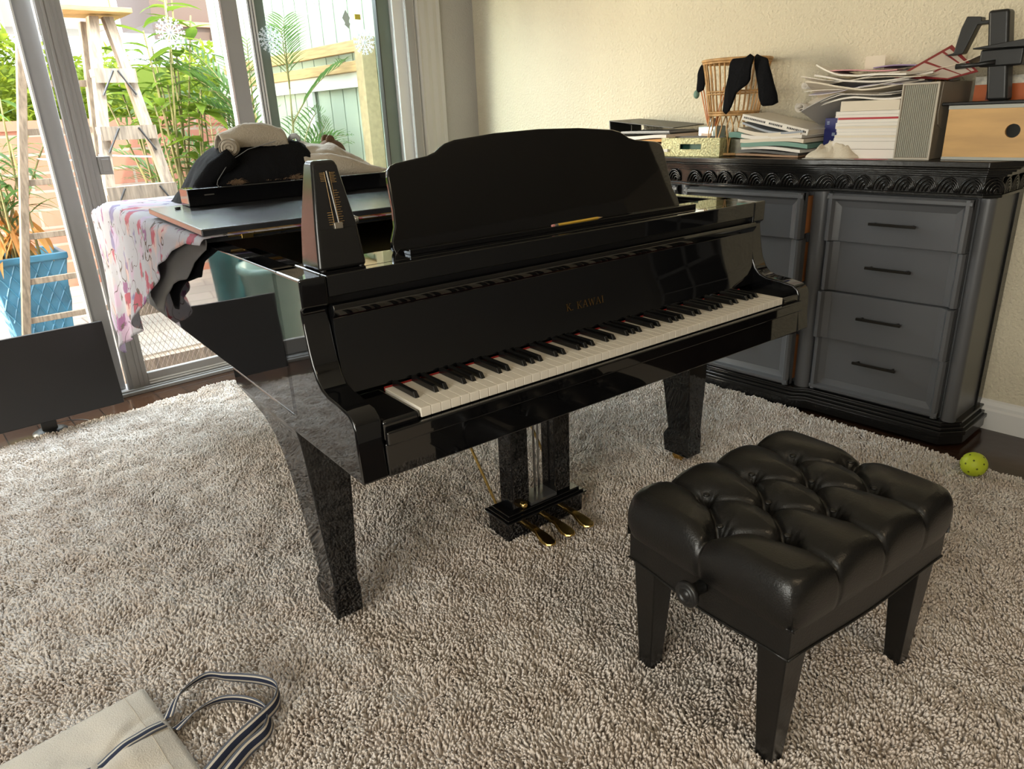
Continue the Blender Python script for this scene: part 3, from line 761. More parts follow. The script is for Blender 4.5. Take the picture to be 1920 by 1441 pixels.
obj('lyre_brace', MB().tube([(.735, .465, .10), (.685, .78, .62)], .0045, 8), BRASS, ly)
obj('lyre_knob', MB().sphere((.535, .382, .118), .012, 12, 8), BRASS, ly, smooth=True)

# ------------------------------------------------------------------ things standing on the piano
def pthing(name, label, cat, x, y, z, rz=0.0, group=None): return thing(name, label, cat, pw(x, y, z), rz-PSI, group)
# metronome
t = pthing('metronome', 'black pyramid metronome standing on the left front corner of the piano', 'metronome', -.028, .262, .962)
def pyr(lv):
    vs = []
    for z, x0, x1, y0, y1 in lv: vs += [(x0, y0, z), (x1, y0, z), (x1, y1, z), (x0, y1, z)]
    return MB().add(vs, [(3, 2, 1, 0), tuple(range(4*len(lv)-4, 4*len(lv)))]+[(4*i+j, 4*i+(j+1) % 4, 4*i+4+(j+1) % 4, 4*i+4+j) for i in range(len(lv)-1) for j in range(4)])
obj('body', pyr([(0, -.053, .053, -.045, .052), (.08, -.046, .046, -.037, .047), (.200, -.028, .028, -.014, .034), (.212, -.025, .025, -.008, .031)]), mat('metronome_shell', (.010, .0095, .009), .2), t, bev=.008, seg=4)
fz = lambda z: -.037+(z-.08)*(.023/.12)-.0012
obj('dial_face', MB().add([(-.041, fz(.082), .082), (.041, fz(.082), .082), (.023, fz(.203), .203), (-.023, fz(.203), .203), (-.041, fz(.082)+.002, .082), (.041, fz(.082)+.002, .082), (.023, fz(.203)+.002, .203), (-.023, fz(.203)+.002, .203)],
    [(0, 1, 2, 3), (7, 6, 5, 4), (0, 4, 5, 1), (1, 5, 6, 2), (2, 6, 7, 3), (3, 7, 4, 0)]), BLKS, t)
mb = MB()
GILT = mat('gilt_print', (.55, .34, .12), .5)
for k in range(22):
    z = .186-.0046*k if k > 6 else .188-.003*k; q = fz(z)-.0004
    mb.box(.006, .006+(.008 if k % 2 else .011), q-.0003, q, z, z+.0006)
    if k < 6 or k > 15: mb.box(-.016, -.006, q-.0003, q, z, z+.0006)
for sx in (-.0055, .0055): mb.tube([(sx, fz(.085)-.0005, .085), (sx, fz(.19)-.0005, .19)], .0004, 4)
obj('tempo_scale', mb, GILT, t)
pd = obj('pendulum', MB().tube([(.003, fz(.084)-.004, .084), (-.002, fz(.192)-.003, .192)], .0016, 6), STEEL, t)
obj('pendulum_clip', MB().box(-.008, .010, fz(.086)-.006, fz(.086)+.002, .081, .093), mat('nickel', (.55, .50, .42), .3, metal=.9), pd, bev=.001)
obj('winding_key', MB().lathe([(.003, .044), (.003, .052), (.008, .053), (.009, .060), (.006, .066), (0, .067)], (0, .005, .088), 12, 'x'), STEEL, t, smooth=True)
for sx, sy in ((-.042, -.036), (.042, -.036), (-.042, .042), (.042, .042)):
    obj('foot', MB().lathe([(.007, -.001), (.007, .004), (0, .005)], (sx, sy, 0), 10), BLKPL, t)
# pencil
t = pthing('pencil', 'yellow pencil lying on the ledge of the piano music desk', 'pencil', .66, .262, .9735, radians(3.5))
obj('barrel', MB().tube([(-.075, 0, 0), (.075, 0, 0)], .0038, 6), mat('yellow_lacquer', (.72, .44, .05), .3), t)
obj('ferrule', MB().tube([(-.087, 0, 0), (-.075, 0, 0)], .0039, 8), STEEL, t)
obj('eraser', MB().tube([(-.095, 0, 0), (-.087, 0, 0)], .0036, 8), mat('pink_rubber', (.6, .25, .22), .8), t)
obj('tip', MB().tube([(.075, 0, 0), (.090, 0, 0), (.094, 0, 0)], [.0037, .001, .0003], 6), mat('bare_wood', (.65, .45, .25), .7), t)
# long black board lying on the folded lid flap
t = pthing('black_board', 'long black board lying across the folded piano lid in front of the laundry', 'board', .35, 1.25, 1.0163)
obj('board', MB().box(-.405, .70, 0, .09, 0, .052), BLK, t, bev=.003)
obj('name_plate', MB().box(-.355, -.325, -.0008, 0, .030, .034), STEEL, t)
# ================================================================== CLOTH AND LAUNDRY ON THE PIANO
def floral():
    m = bpy.data.materials.new('floral_cloth'); m.use_nodes = True; nt = m.node_tree; b = nt.nodes['Principled BSDF']
    b.inputs['Roughness'].default_value = 0.75
    L = nt.links.new; N = nt.nodes.new
    uv = N('ShaderNodeUVMap'); uv.uv_map = 'cloth'
    nz = N('ShaderNodeTexNoise'); nz.inputs['Scale'].default_value = 9; L(uv.outputs[0], nz.inputs['Vector'])
    ad = N('ShaderNodeMixRGB'); ad.blend_type = 'ADD'; ad.inputs[0].default_value = .10; L(uv.outputs[0], ad.inputs[1]); L(nz.outputs['Color'], ad.inputs[2])
    prev = None
    col = N('ShaderNodeRGB'); col.outputs[0].default_value = (0.43, 0.41, 0.45, 1); prev = col.outputs[0]
    def layer(scale, thr, soft, ramp, off):
        nonlocal prev
        mp = N('ShaderNodeMapping'); mp.inputs['Location'].default_value = (off, off*.7, 0); L(ad.outputs[0], mp.inputs[0])
        v = N('ShaderNodeTexVoronoi'); v.inputs['Scale'].default_value = scale; L(mp.outputs[0], v.inputs['Vector'])
        sp = N('ShaderNodeSeparateColor'); L(v.outputs['Color'], sp.inputs[0])
        r = N('ShaderNodeValToRGB'); r.color_ramp.interpolation = 'CONSTANT'
        e = r.color_ramp.elements; e[0].position = 0; e[0].color = (*ramp[0], 1); e[1].position = .4; e[1].color = (*ramp[1], 1)
        x = e.new(.7); x.color = (*ramp[2], 1); L(sp.outputs[0], r.inputs[0])
        # petal-shaped edge
        n2 = N('ShaderNodeTexNoise'); n2.inputs['Scale'].default_value = scale*5; L(mp.outputs[0], n2.inputs['Vector'])
        m1 = N('ShaderNodeMath'); m1.operation = 'MULTIPLY_ADD'; L(n2.outputs['Fac'], m1.inputs[0]); m1.inputs[1].default_value = .55; L(v.outputs['Distance'], m1.inputs[2])
        gate = N('ShaderNodeMath'); gate.operation = 'MULTIPLY_ADD'; L(sp.outputs[1], gate.inputs[0]); gate.inputs[1].default_value = .35; L(m1.outputs[0], gate.inputs[2])
        mr = N('ShaderNodeMapRange'); mr.inputs['From Min'].default_value = thr-soft; mr.inputs['From Max'].default_value = thr+soft
        mr.inputs['To Min'].default_value = .9; mr.inputs['To Max'].default_value = 0; L(gate.outputs[0], mr.inputs['Value'])
        mx = N('ShaderNodeMixRGB'); L(mr.outputs[0], mx.inputs[0]); L(prev, mx.inputs[1]); L(r.outputs[0], mx.inputs[2]); prev = mx.outputs[0]
    layer(8, .78, .10, ((.50, .34, .46), (.50, .40, .55), (.62, .40, .36)), 0)
    layer(10, .71, .04, ((.42, .03, .07), (.25, .06, .20), (.18, .14, .30)), 3.1)
    layer(20, .54, .03, ((.05, .06, .04), (.10, .07, .05), (.12, .12, .08)), 7.7)
    n3 = N('ShaderNodeTexNoise'); n3.inputs['Scale'].default_value = 5; L(uv.outputs[0], n3.inputs['Vector'])
    s = N('ShaderNodeMath'); s.operation = 'SUBTRACT'; L(n3.outputs['Fac'], s.inputs[0]); s.inputs[1].default_value = .52
    a = N('ShaderNodeMath'); a.operation = 'ABSOLUTE'; L(s.outputs[0], a.inputs[0])
    l = N('ShaderNodeMath'); l.operation = 'LESS_THAN'; L(a.outputs[0], l.inputs[0]); l.inputs[1].default_value = .0045
    mx = N('ShaderNodeMixRGB'); L(l.outputs[0], mx.inputs[0]); L(prev, mx.inputs[1]); mx.inputs[2].default_value = (.10, .06, .05, 1)
    L(mx.outputs[0], b.inputs['Base Color'])
    o = nt.nodes['Material Output']; tr = N('ShaderNodeBsdfTranslucent'); L(mx.outputs[0], tr.inputs[0])
    mm = N('ShaderNodeMixShader'); mm.inputs[0].default_value = .3; L(b.outputs[0], mm.inputs[1]); L(tr.outputs[0], mm.inputs[2]); L(mm.outputs[0], o.inputs[0])
    return m
def interp(x, P):
    if x <= P[0][0]: return P[0][1]
    for (a, b), (c, d) in zip(P, P[1:]):
        if x <= c: return b+(d-b)*(x-a)/(c-a)
    return P[-1][1]
def cloth_grid(name, fn, nu, nv, us, vs_, m, parent, th):
    mb = MB().grid(fn, nu, nv); o = obj(name, mb, m, parent, smooth=True)
    me = o.data; uvl = me.uv_layers.new(name='cloth')
    for lp in me.loops:
        i, j = divmod(lp.vertex_index, nv+1); uvl.data[lp.index].uv = (us*i/nu, vs_*j/nv)
    k = o.modifiers.new('thick', 'SOLIDIFY'); k.thickness = th; k.offset = 0
    return o
t = pthing('tablecloth', 'flower-printed cream tablecloth draped over the tail end of the piano', 'tablecloth', 0, 0, 0)
ZB = [(.72, .972), (.88, .962), (1.02, .925), (1.12, .885), (1.2, .862), (1.32, .80), (1.45, .725), (1.6, .655), (1.77, .555), (2.0, .46), (2.2, .375), (2.27, .37), (2.33, .52), (2.42, .60)]
TOPW = .95
def cl(u, v):
    y = .74+1.68*v; zb = interp(y, ZB); Lh = .985-zb; s = u*(TOPW+Lh)
    wr = .004*fbm((s*2, y*3, 0), 6)
    far = max(0, y-2.10)
    if s < TOPW:
        x = .79-s; z = .9868+abs(wr)*.6*min(1, max(0, (y-1.36)*6))
        edge = max(0, s-(TOPW-.03))/.03; z -= .002*edge
        z -= far*.55*(.3+1.2*max(0, (.3-x)))*(1 if x > -.1 else 1)
    else:
        d = s-TOPW; q = d/max(Lh, .02)
        amp = .006+.028*q*min(1, Lh/.2)
        x = -.163-.012*min(1, d/.02)-amp*(.6+.45*sin(y*27+1.2*sin(y*6))+.5*sin(y*12+.7))*q*min(1, max(.15, (y-.9)*1.6))
        z = .985-d - far*.12
        x -= .03*far
        y += .010*q*sin(y*13)
    return (x, y-far*.25, z)
cloth_grid('cloth', cl, 130, 130, 1.4, 1.7, floral(), t, .0015)
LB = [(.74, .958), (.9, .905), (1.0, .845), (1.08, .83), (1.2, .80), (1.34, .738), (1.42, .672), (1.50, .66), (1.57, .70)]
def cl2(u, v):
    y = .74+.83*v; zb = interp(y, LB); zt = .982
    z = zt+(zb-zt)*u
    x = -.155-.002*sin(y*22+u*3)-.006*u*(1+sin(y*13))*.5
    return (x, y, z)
cloth_grid('cloth_underside', cl2, 24, 50, .4, .8, mat('shaded_underside', (.055, .05, .048), .9), t, .0015)['label'] = 'underside of the folded cloth edge, coloured dark grey as in shadow'  # shadow on the underside is put into its dark colour

def heap(x0, x1, y0, y1, prof, nx, ny, zb=0.0, wr=.012, sc=9, seed=0, yp=.6):
    def f(u, v):
        x = x0+(x1-x0)*u; y = y0+(y1-y0)*v
        e = max(0, 1-abs(2*v-1)**2.2)**yp
        h = interp(x, prof)*e
        h += (wr*fbm((x, y, 0), sc, seed)+wr*.8*abs(fbm((x*1.5, y*.7, 3), sc*.8, seed+4)))*min(1, h*18)
        k = .012*fbm((x, y, 5), 7, seed+2)
        return (x+k, y+k, zb+max(0, h))
    mb = MB().grid(f, nx, ny)
    return mb
# black clothing heap (behind the board, on the folded flap and lid)
t = pthing('black_jacket', 'heap of black clothing piled on the piano lid behind the black board', 'clothing', .28, 1.58, .99)
bp2 = [(-.26, 0), (-.245, .05), (-.22, .09), (-.18, .145), (-.12, .19), (-.03, .215), (.08, .218), (.16, .19), (.24, .12), (.34, .05), (.37, 0)]
obj('garment', heap(-.26, .37, -.215, .25, bp2, 90, 60, wr=.011, sc=8, seed=1), BLKCL, t, smooth=True)
sl = MB(); sl.tube([(-.285, -.10, .005), (-.235, -.14, .075), (-.195, -.16, .12), (-.13, -.17, .16)], [.020, .028, .032, .03], 10)
obj('sleeve', sl, BLKCL, t, smooth=True)
obj('piping', MB().tube([(-.225, -.212, .03), (-.20, -.20, .09), (-.15, -.19, .145), (-.08, -.185, .18), (.02, -.18, .20)], .0012, 5), mat('grey_piping', (.2, .2, .2), .6), t)
fur = MB(); rnd = random.Random(21)
for i in range(7000):
    u = rnd.random(); x = -.17+.47*u; z = rnd.uniform(.0, .045+.03*noise.noise(Vector((u*7, 0, 3))))+(.06*exp(-((x-.17)/.05)**2))*rnd.random()
    b = Vector((x, -.20+.2*z+rnd.uniform(-.01, .01), z+.03)); d = Vector((rnd.uniform(-.8, .8), -.9, rnd.uniform(-.9, .5)))
    fur.tube([b, b+d*.010, b+d*.019+Vector((0, 0, -.005))], [.0011, .0008, .0002], 3, cap=False)
o = obj('fur_lining', fur, mat('brown_fur', (.22, .14, .08), .8), t); o['kind'] = 'stuff'; o['label'] = 'brown fluffy lining'
# rolled pair of beige socks
t = pthing('rolled_sock', 'beige rolled-up sock bundle on top of the black clothing', 'socks', .16, 1.45, 1.165)
mb = MB(); pts = []
for k in range(40):
    a = k*.42; r = .006+.026*k/40; pts.append((r*cos(a), r*sin(a)))
ring = [(.036*cos(2*pi*k/20), .030*sin(2*pi*k/20)) for k in range(20)]
mb.lathe([(0, -.045), (.020, -.045), (.027, -.040), (.029, -.02), (.028, .03), (.02, .05), (0, .052)], (0, 0, .012), 20, 'y')
mb.xf(Matrix.Rotation(radians(-24), 4, 'Z'))
obj('roll', mb, BEIGE, t, smooth=True)
M = Matrix.Rotation(radians(-24), 4, 'Z')
mb = MB().tube([M @ Vector((x, -.046, .012+z)) for x, z in pts], .0022, 5)
obj('spiral_edge', mb, mat('dark_beige_knit', (.30, .25, .19), .9), t, smooth=True)
def sk(u, v):
    x = -.02+.235*u; y = .0+.11*v; e = sin(pi*min(1, max(0, v)))**.6
    return (x, y+.03*u, .010+(.042+.035*sin(pi*u*.9))*e+.006*fbm((x, y, 0), 25, 3))
obj('sock_leg', MB().grid(sk, 30, 14), BEIGE, t, smooth=True, solid=.004)
# beige sweater
t = pthing('beige_sweater', 'crumpled beige sweater piled right of the black clothing on the piano lid', 'clothing', .58, 1.60, .99)
sp_ = [(-.23, .0), (-.21, .12), (-.17, .185), (-.10, .188), (-.02, .178), (.05, .14), (.13, .085), (.21, .058), (.30, .02), (.32, 0)]
obj('garment', heap(-.23, .32, -.23, .20, sp_, 80, 60, wr=.016, sc=9, seed=5), BEIGE, t, smooth=True)
obj('sleeve', MB().tube([(-.16, -.19, .12), (-.10, -.215, .115), (-.03, -.22, .095), (.03, -.215, .075), (.10, -.21, .06), (.17, -.20, .05)], [.032, .036, .036, .032, .028, .022], 12), BEIGE, t, smooth=True)
t = pthing('soft_toy', 'brown furry round-eared soft toy half buried behind the beige sweater', 'soft toy', .57, 1.74, .99)
TOY = mat('toy_fur', (.13, .075, .04), .85, bump=.6, bscale=220)
obj('body', MB().sphere((.02, .0, .075), (.11, .07, .078), 20, 12), TOY, t, smooth=True)
hd = obj('head', MB().sphere((.07, -.02, .135), (.060, .055, .055), 20, 14).sphere((.112, -.035, .112), (.030, .028, .026), 12, 8), TOY, t, smooth=True)
obj('ear', MB().sphere((.065, -.035, .185), (.020, .010, .021), 12, 8), TOY, hd, smooth=True)
obj('ear', MB().sphere((.07, .02, .187), (.020, .010, .021), 12, 8), TOY, hd, smooth=True)
obj('nose', MB().sphere((.142, -.04, .115), .007, 8, 6), BLKPL, hd, smooth=True)
t = pthing('white_sock', 'small white sock scrap between the black and beige laundry', 'sock', .415, 1.52, 1.195)
obj('sock', MB().tube([(-.025, 0, -.008), (-.012, -.006, .006), (.004, -.004, .008), (.014, 0, 0), (.016, .002, -.012)], [.006, .010, .010, .009, .006], 8), mat('pale_sock', (.55, .56, .58), .9), t, smooth=True)

# ================================================================== BENCH
t = pthing('piano_bench', 'black tufted leather piano bench standing on the rug before the piano', 'bench', .6355, -.4277, 0, radians(-3.08))
hx, hy = .268, .206
BT = [(-.148, .1), (0, .1), (.148, .1), (-.222, 0), (-.074, 0), (.074, 0), (.222, 0), (-.148, -.1), (0, -.1), (.148, -.1)]
SEG = []
for i, a in enumerate(BT):
    for b in BT[i+1:]:
        if .08 < abs(a[0]-b[0]) < .0 or (.06 < abs(a[0]-b[0]) < .09 and abs(a[1]-b[1]) > .05): SEG.append((a, b))
for x in (-.148, 0, .148): SEG += [((x, .1), (x, .26)), ((x, -.1), (x, -.26))]
for sx in (-1, 1): SEG += [((sx*.222, 0), (sx*.34, 0))]
def segd(p, a, b):
    vx, vy = b[0]-a[0], b[1]-a[1]; k = max(0, min(1, ((p[0]-a[0])*vx+(p[1]-a[1])*vy)/(vx*vx+vy*vy)))
    return sqrt((p[0]-a[0]-k*vx)**2+(p[1]-a[1]-k*vy)**2)
AM = pi/2+.62
def prof(s):
    a = s*AM; return (abs(sin(a))**.30)*(1 if a > 0 else -1), (abs(cos(a))**.55)*(1 if cos(a) > 0 else -1)
def cush(u, v):
    s, q = 2*u-1, 2*v-1
    # spread samples evenly over the top
    def wpp(s):
        k = .62; b = .86
        return (s/b*k if abs(s) < b else (k+(abs(s)-b)/(1-b)*(1-k))*(1 if s > 0 else -1))
    def pos(s):
        k = .62; b = .86
        if abs(s) < b: return .90*s/b, 1-.10*(abs(s)/b)**4
        a = (abs(s)-b)/(1-b); ang = a*2.35
        return (.90+.105*sin(min(ang, 2.35))+.0*a)*(1 if s > 0 else -1), .90-.72*(1-cos(ang))
    ex, gx = pos(s); ey, gy = pos(q)
    kk = max(abs(ex), abs(ey))/max(1e-6, (abs(ex)**15+abs(ey)**15)**(1/15))
    x, y = ex*hx*1.055*kk, ey*hy*1.06*kk
    g = min(gx, gy) - .04*exp(-abs(gx-gy)*8)*(1 if min(gx, gy) < .9 else 0)
    z = .366+.112*(g+.33)/1.33
    top = max(0, min(1, (g-.2)/.5))
    d = min(sqrt((x-b[0])**2+(y-b[1])**2) for b in BT); sd = min(segd((x, y), a, b) for a, b in SEG)
    z += (.016*(1-exp(-(sd/.030)**1.6)) - .011)*top
    z -= top*(.031*exp(-(d/.019)**2)+.008*exp(-(d/.045)**2)) + (.35+.65*top)*.010*exp(-(sd/.0055)**2)
    if top < 1:                      # creases run down the sides
        x *= 1-.012*exp(-(sd/.006)**2)*(1-top); y *= 1-.012*exp(-(sd/.006)**2)*(1-top)
    # fine radiating wrinkles
    for b in BT:
        r = sqrt((x-b[0])**2+(y-b[1])**2)
        if r < .05: z -= top*.0012*(1+sin(11*math.atan2(y-b[1], x-b[0])+b[0]*60))*exp(-((r-.014)/.016)**2)
    return (x, y, z)
obj('cushion', MB().grid(cush, 190, 160), LEATH, t, smooth=True)
for b in BT: obj('button', MB().sphere((b[0], b[1], .4665), (.0075, .0075, .004), 12, 6), LEATH, t, smooth=True)
def skirt(off, z0, z1, sag=0.0, seg=14):
    pts = []
    for k in range(seg): pts.append((-hx-off+2*(hx+off)*k/seg, -hy-off))
    for k in range(seg): pts.append((hx+off, -hy-off+2*(hy+off)*k/seg))
    for k in range(seg): pts.append((hx+off-2*(hx+off)*k/seg, hy+off))
    for k in range(seg): pts.append((-hx-off, hy+off-2*(hy+off)*k/seg))
    n = len(pts); zz = [z0+sag*sin(pi*(k % seg)/seg)**2 for k in range(n)]
    m = MB().add([(p[0], p[1], zz[k]) for k, p in enumerate(pts)]+[(p[0], p[1], z1) for p in pts], [(i, (i+1) % n, n+(i+1) % n, n+i) for i in range(n)]+[tuple(range(n, 2*n)), tuple(range(n))[::-1]])
    return m, [(p[0], p[1], zz[k]) for k, p in enumerate(pts)]
m, low = skirt(0, .304, .372, -.012)
obj('skirt', m, LEATH, t, bev=.003)
obj('piping', MB().tube(low+[low[0]], .0032, 6), LEATH, t, smooth=True)
obj('welt', MB().tube([(p[0]*1.005, p[1]*1.005, .371) for p in low+[low[0]]], .003, 6), LEATH, t, smooth=True)
for sx in (-1, 1):
    for sy in (-1, 1):
        def sq(cx, cy, h, z): return [(cx-h, cy-h, z), (cx+h, cy-h, z), (cx+h, cy+h, z), (cx-h, cy+h, z)]
        obj('leg', MB().hexa(sq(sx*.232, sy*.166, .0185, .012), sq(sx*.228, sy*.166, .033, .315)), BWOOD, t, bev=.003)
kb = MB().lathe([(0, -.052), (.008, -.052), (.009, -.049), (.013, -.049), (.0135, -.052), (.018, -.052), (.019, -.049), (.022, -.050), (.026, -.049), (.0275, -.046), (.027, -.040), (.018, -.032), (.012, -.018), (.014, -.004), (.014, .0), (0, .0)], (-hx, -.004, .349), 28, 'x')
obj('height_knob', kb, BLKPL, t, smooth=True)

# ================================================================== TOTE BAG
CANV = mat('canvas', (.60, .54, .46), .85, bump=.3, bscale=300)
def stripes():
    m = bpy.data.materials.new('striped_webbing'); m.use_nodes = True; nt = m.node_tree; b = nt.nodes['Principled BSDF']
    uv = nt.nodes.new('ShaderNodeUVMap'); uv.uv_map = 'web'; sp = nt.nodes.new('ShaderNodeSeparateXYZ'); nt.links.new(uv.outputs[0], sp.inputs[0])
    r = nt.nodes.new('ShaderNodeValToRGB'); r.color_ramp.interpolation = 'CONSTANT'; e = r.color_ramp.elements
    nav, cr, gr = (.012, .018, .045, 1), (.60, .54, .45, 1), (.10, .11, .14, 1)
    e[0].position = 0; e[0].color = gr; e[1].position = .14; e[1].color = cr
    for p, c in ((.30, nav), (.70, cr), (.86, gr)):
        q = e.new(p); q.color = c
    nt.links.new(sp.outputs[1], r.inputs[0]); nt.links.new(r.outputs[0], b.inputs['Base Color']); b.inputs['Roughness'].default_value = .85
    return m
WEB = stripes()
def catmull(P, n):
    out = []; P = [Vector(p) for p in P]; Q = [P[0]*2-P[1]]+P+[P[-1]*2-P[-2]]
    for i in range(1, len(Q)-2):
        for k in range(n):
            t_ = k/n; a, b, c, d = Q[i-1], Q[i], Q[i+1], Q[i+2]
            out.append(.5*((2*b)+(c-a)*t_+(2*a-5*b+4*c-d)*t_**2+(3*b-a-3*c+d)*t_**3))
    out.append(P[-1]); return out
def ribbon(name, pts, wd, tilts, m, parent, th=.0022):
    c = catmull(pts, 8); n = len(c); vs = []
    for i, p in enumerate(c):
        tn = (c[min(i+1, n-1)]-c[max(i-1, 0)]).normalized(); ti = tilts[0]+(tilts[1]-tilts[0])*i/(n-1) if not callable(tilts) else tilts(i/(n-1))
        s = tn.cross(Vector((0, 0, 1))).normalized(); s = s*cos(ti)+Vector((0, 0, 1))*sin(ti)
        for j in range(3): vs.append(p+s*wd*(j/2-.5))
    mb = MB().add(vs, [(3*i+j, 3*i+3+j, 3*i+4+j, 3*i+1+j) for i in range(n-1) for j in range(2)])
    o = obj(name, mb, m, parent, smooth=True); me = o.data; uvl = me.uv_layers.new(name='web')
    for lp in me.loops:
        i, j = divmod(lp.vertex_index, 3); uvl.data[lp.index].uv = (i*.05, j/2)
    k = o.modifiers.new('thick', 'SOLIDIFY'); k.thickness = th; k.offset = 0
    return o
t = thing('tote_bag', 'cream canvas tote bag with navy striped handles lying on the rug', 'bag', (-.62, .30, .028))
def bag(u, v):          # u from mouth to bottom, v across
    p = Vector((-.528, .470)).lerp(Vector((-.506, .10)), v); q = Vector((-.93, .44)).lerp(Vector((-.88, -.02)), v)
    xy = p.lerp(q, u); e = (sin(pi*max(0, min(1, v)))**.5)*min(1, .35+u*3)
    z = .004+.024*e+.016*fbm((xy.x, xy.y, 0), 8, 4)*e-.010*exp(-((v-.30-.5*u+.05*sin(u*9))/.025)**2)*e-.008*exp(-((v-.75+.3*u)/.03)**2)*e+.014*exp(-((v-.50-.12*u)/.08)**2)*min(1, u*3)
    return (xy.x+.62, xy.y-.30, z)
obj('body', MB().grid(bag, 40, 40), CANV, t, smooth=True, solid=.003)
obj('back_panel', MB().grid(lambda u, v: (lambda b: (b[0]+.004*(1-u), b[1], .003))(bag(u, v)), 12, 12), CANV, t, smooth=True, solid=.002)
hem = [bag(.10, j/30) for j in range(31)]
obj('hem_stitching', MB().tube([(p[0], p[1], p[2]+.0018) for p in hem], .0009, 4), mat('thread', (.45, .38, .30), .9), t)
wz = lambda pts, z: [(x+.62, y-.30, zz if zz is not None else z) for x, y, zz in pts]
ribbon('handle', wz([(-.515, .318, .020), (-.476, .362, .028), (-.413, .374, .032), (-.378, .335, .034), (-.325, .268, .036), (-.306, .219, .036), (-.328, .178, .034), (-.383, .155, .032), (-.44, .139, .026), (-.515, .100, .022)], .03), .030, lambda q: .5+1.0*sin(pi*q), WEB, t)
ribbon('handle', wz([(-.512, .285, .012), (-.460, .300, .016), (-.408, .292, .018), (-.365, .248, .018), (-.345, .19, .018), (-.367, .138, .018), (-.423, .118, .016), (-.50, .075, .014)], .03), .030, lambda q: .3+1.1*sin(pi*q), WEB, t)
st = [bag(.02+.96*k/14, .44+.10*k/14) for k in range(15)]
ribbon('strap', [(p[0], p[1], p[2]+.004) for p in st], .026, (0, 0), WEB, t)

# ================================================================== BLACK PANEL BY THE DOOR, BALL
t = thing('flat_screen', 'flat black screen on a small round foot standing before the glass door', 'screen', (-.56, 2.44, 0))
M = Matrix.Translation((0, 0, .065)) @ Matrix.Rotation(radians(-8), 4, 'X')
obj('panel', MB().box(-.10, .508, -.012, .022, 0, .385).xf(M), mat('screen_black', (.016, .014, .014), .42), t, bev=.003)
obj('stand_foot', MB().lathe([(0, 0), (.07, 0), (.07, .010), (.045, .022), (0, .024)], (.20, .03, 0), 24), BLKPL, t, smooth=True)
obj('stand_neck', MB().box(.17, .23, .015, .045, .015, .16), BLKPL, t)
obj('cable', MB().tube(catmull([(.20, .05, .03), (.30, .12, .004), (.36, .03, .004), (.25, -.09, .004), (.05, -.10, .004)], 6), .0018, 5), BLKPL, t)
t = thing('pickleball', 'bright yellow-green plastic ball with holes lying on the rug by the dresser', 'ball', (1.8865, -.4808, .062))
BALL = mat('lime_plastic', (.52, .62, .03), .45)
obj('ball', MB().sphere((0, 0, 0), .0415, 40, 28), BALL, t, smooth=True)
hm = MB()
for k in range(26):
    zz = 1-2*(k+.5)/26; a = k*2.399963; r = sqrt(1-zz*zz); d = Vector((r*cos(a), r*sin(a), zz)); u = d.orthogonal().normalized(); v = d.cross(u)
    ring = [d*.0411+(u*cos(2*pi*j/10)+v*sin(2*pi*j/10))*.0034 for j in range(10)]
    hm.add(ring+[p+d*.0006 for p in ring], [tuple(range(10)), tuple(range(10, 20))]+[(j, (j+1) % 10, 10+(j+1) % 10, 10+j) for j in range(10)])
obj('holes', hm, mat('ball_hole_shade', (.10, .12, .01), .8), t)  # discs in darkened lime, painting the shade inside the holes
# ================================================================== DRESSER
t = thing('dresser', 'grey-fronted dresser with black carved top and black base against the wall', 'dresser', (0, 0, 0))
def outline(off):
    o = off; c = .045
    return [(2.395, -.335-o), (2.145, -.335-o), (2.105-o, -.295-o*.4), (2.105-o, .215+o*.3), (2.075-o, .27+o*.1), (2.075-o, .87), (2.105-o, .925), (2.105-o, 1.40), (2.145, 1.45+o), (2.395, 1.45+o)]
def slab(mb, off, z0, z1): return mb.prism(outline(off), z0, z1, 2)
obj('carcass', MB().prism([(2.392, -.330), (2.15, -.330), (2.125, -.30), (2.125, 1.40), (2.15, 1.44), (2.392, 1.44)], .095, .925, 2), GREYP, t)
mb = MB()
for o, a, b in ((.030, .012, .050), (.036, .050, .066), (.026, .066, .078), (.014, .078, .090), (.018, .090, .100)): slab(mb, o, a, b)
obj('base', mb, BLKD, t, bev=.003)
mb = MB()
for k in range(4): mb.box(2.13+.22*(k % 2), 2.17+.22*(k % 2), [-.30, 1.36][k//2], [-.26, 1.40][k//2], 0, .012)
obj('foot', mb, BLKD, t)
mb = MB()
for o, a, b in ((.006, .914, .924), (.0, .924, .982), (.010, .982, .990), (.022, .990, .998), (.034, .998, 1.006)): slab(mb, o, a, b)
obj('cornice', mb, BLKD, t, bev=.002)
obj('top', slab(slab(MB(), .045, 1.006, 1.014), .052, 1.014, 1.035), BLKT, t, bev=.005, seg=3)
# carved scallops along the frieze
def scallops(p0, p1, nrm):
    cv = MB()
    p0, p1 = Vector((*p0, 0)), Vector((*p1, 0)); Ln = (p1-p0).length; n = max(1, round(Ln/.074)); d = (p1-p0)/n; nv = Vector((*nrm, 0))
    for k in range(n):
        c = p0+d*(k+.5)
        for j, r in enumerate((.036, .027, .018, .010)):
            pts = []
            for i in range(10):
                a = pi*i/9
                pts.append(c+d.normalized()*(r*cos(a)+.004*j)+Vector((0, 0, .928+.049*(r/.036)**.75*sin(a)))+nv*.004)
            cv.tube(pts, [.0022]+[.0040]*8+[.0022], 5)
    obj('carved_frieze', cv, BLKD, t, smooth=True)
scallops((2.105, .215), (2.105, -.295), (-1, 0)); scallops((2.075, .87), (2.075, .27), (-1, 0)); scallops((2.105, 1.40), (2.105, .925), (-1, 0))
scallops((2.145, -.335), (2.392, -.335), (0, -1)); scallops((2.105, -.295), (2.145, -.335), (-.7, -.7)); scallops((2.075, .27), (2.105, .215), (-.9, -.4))
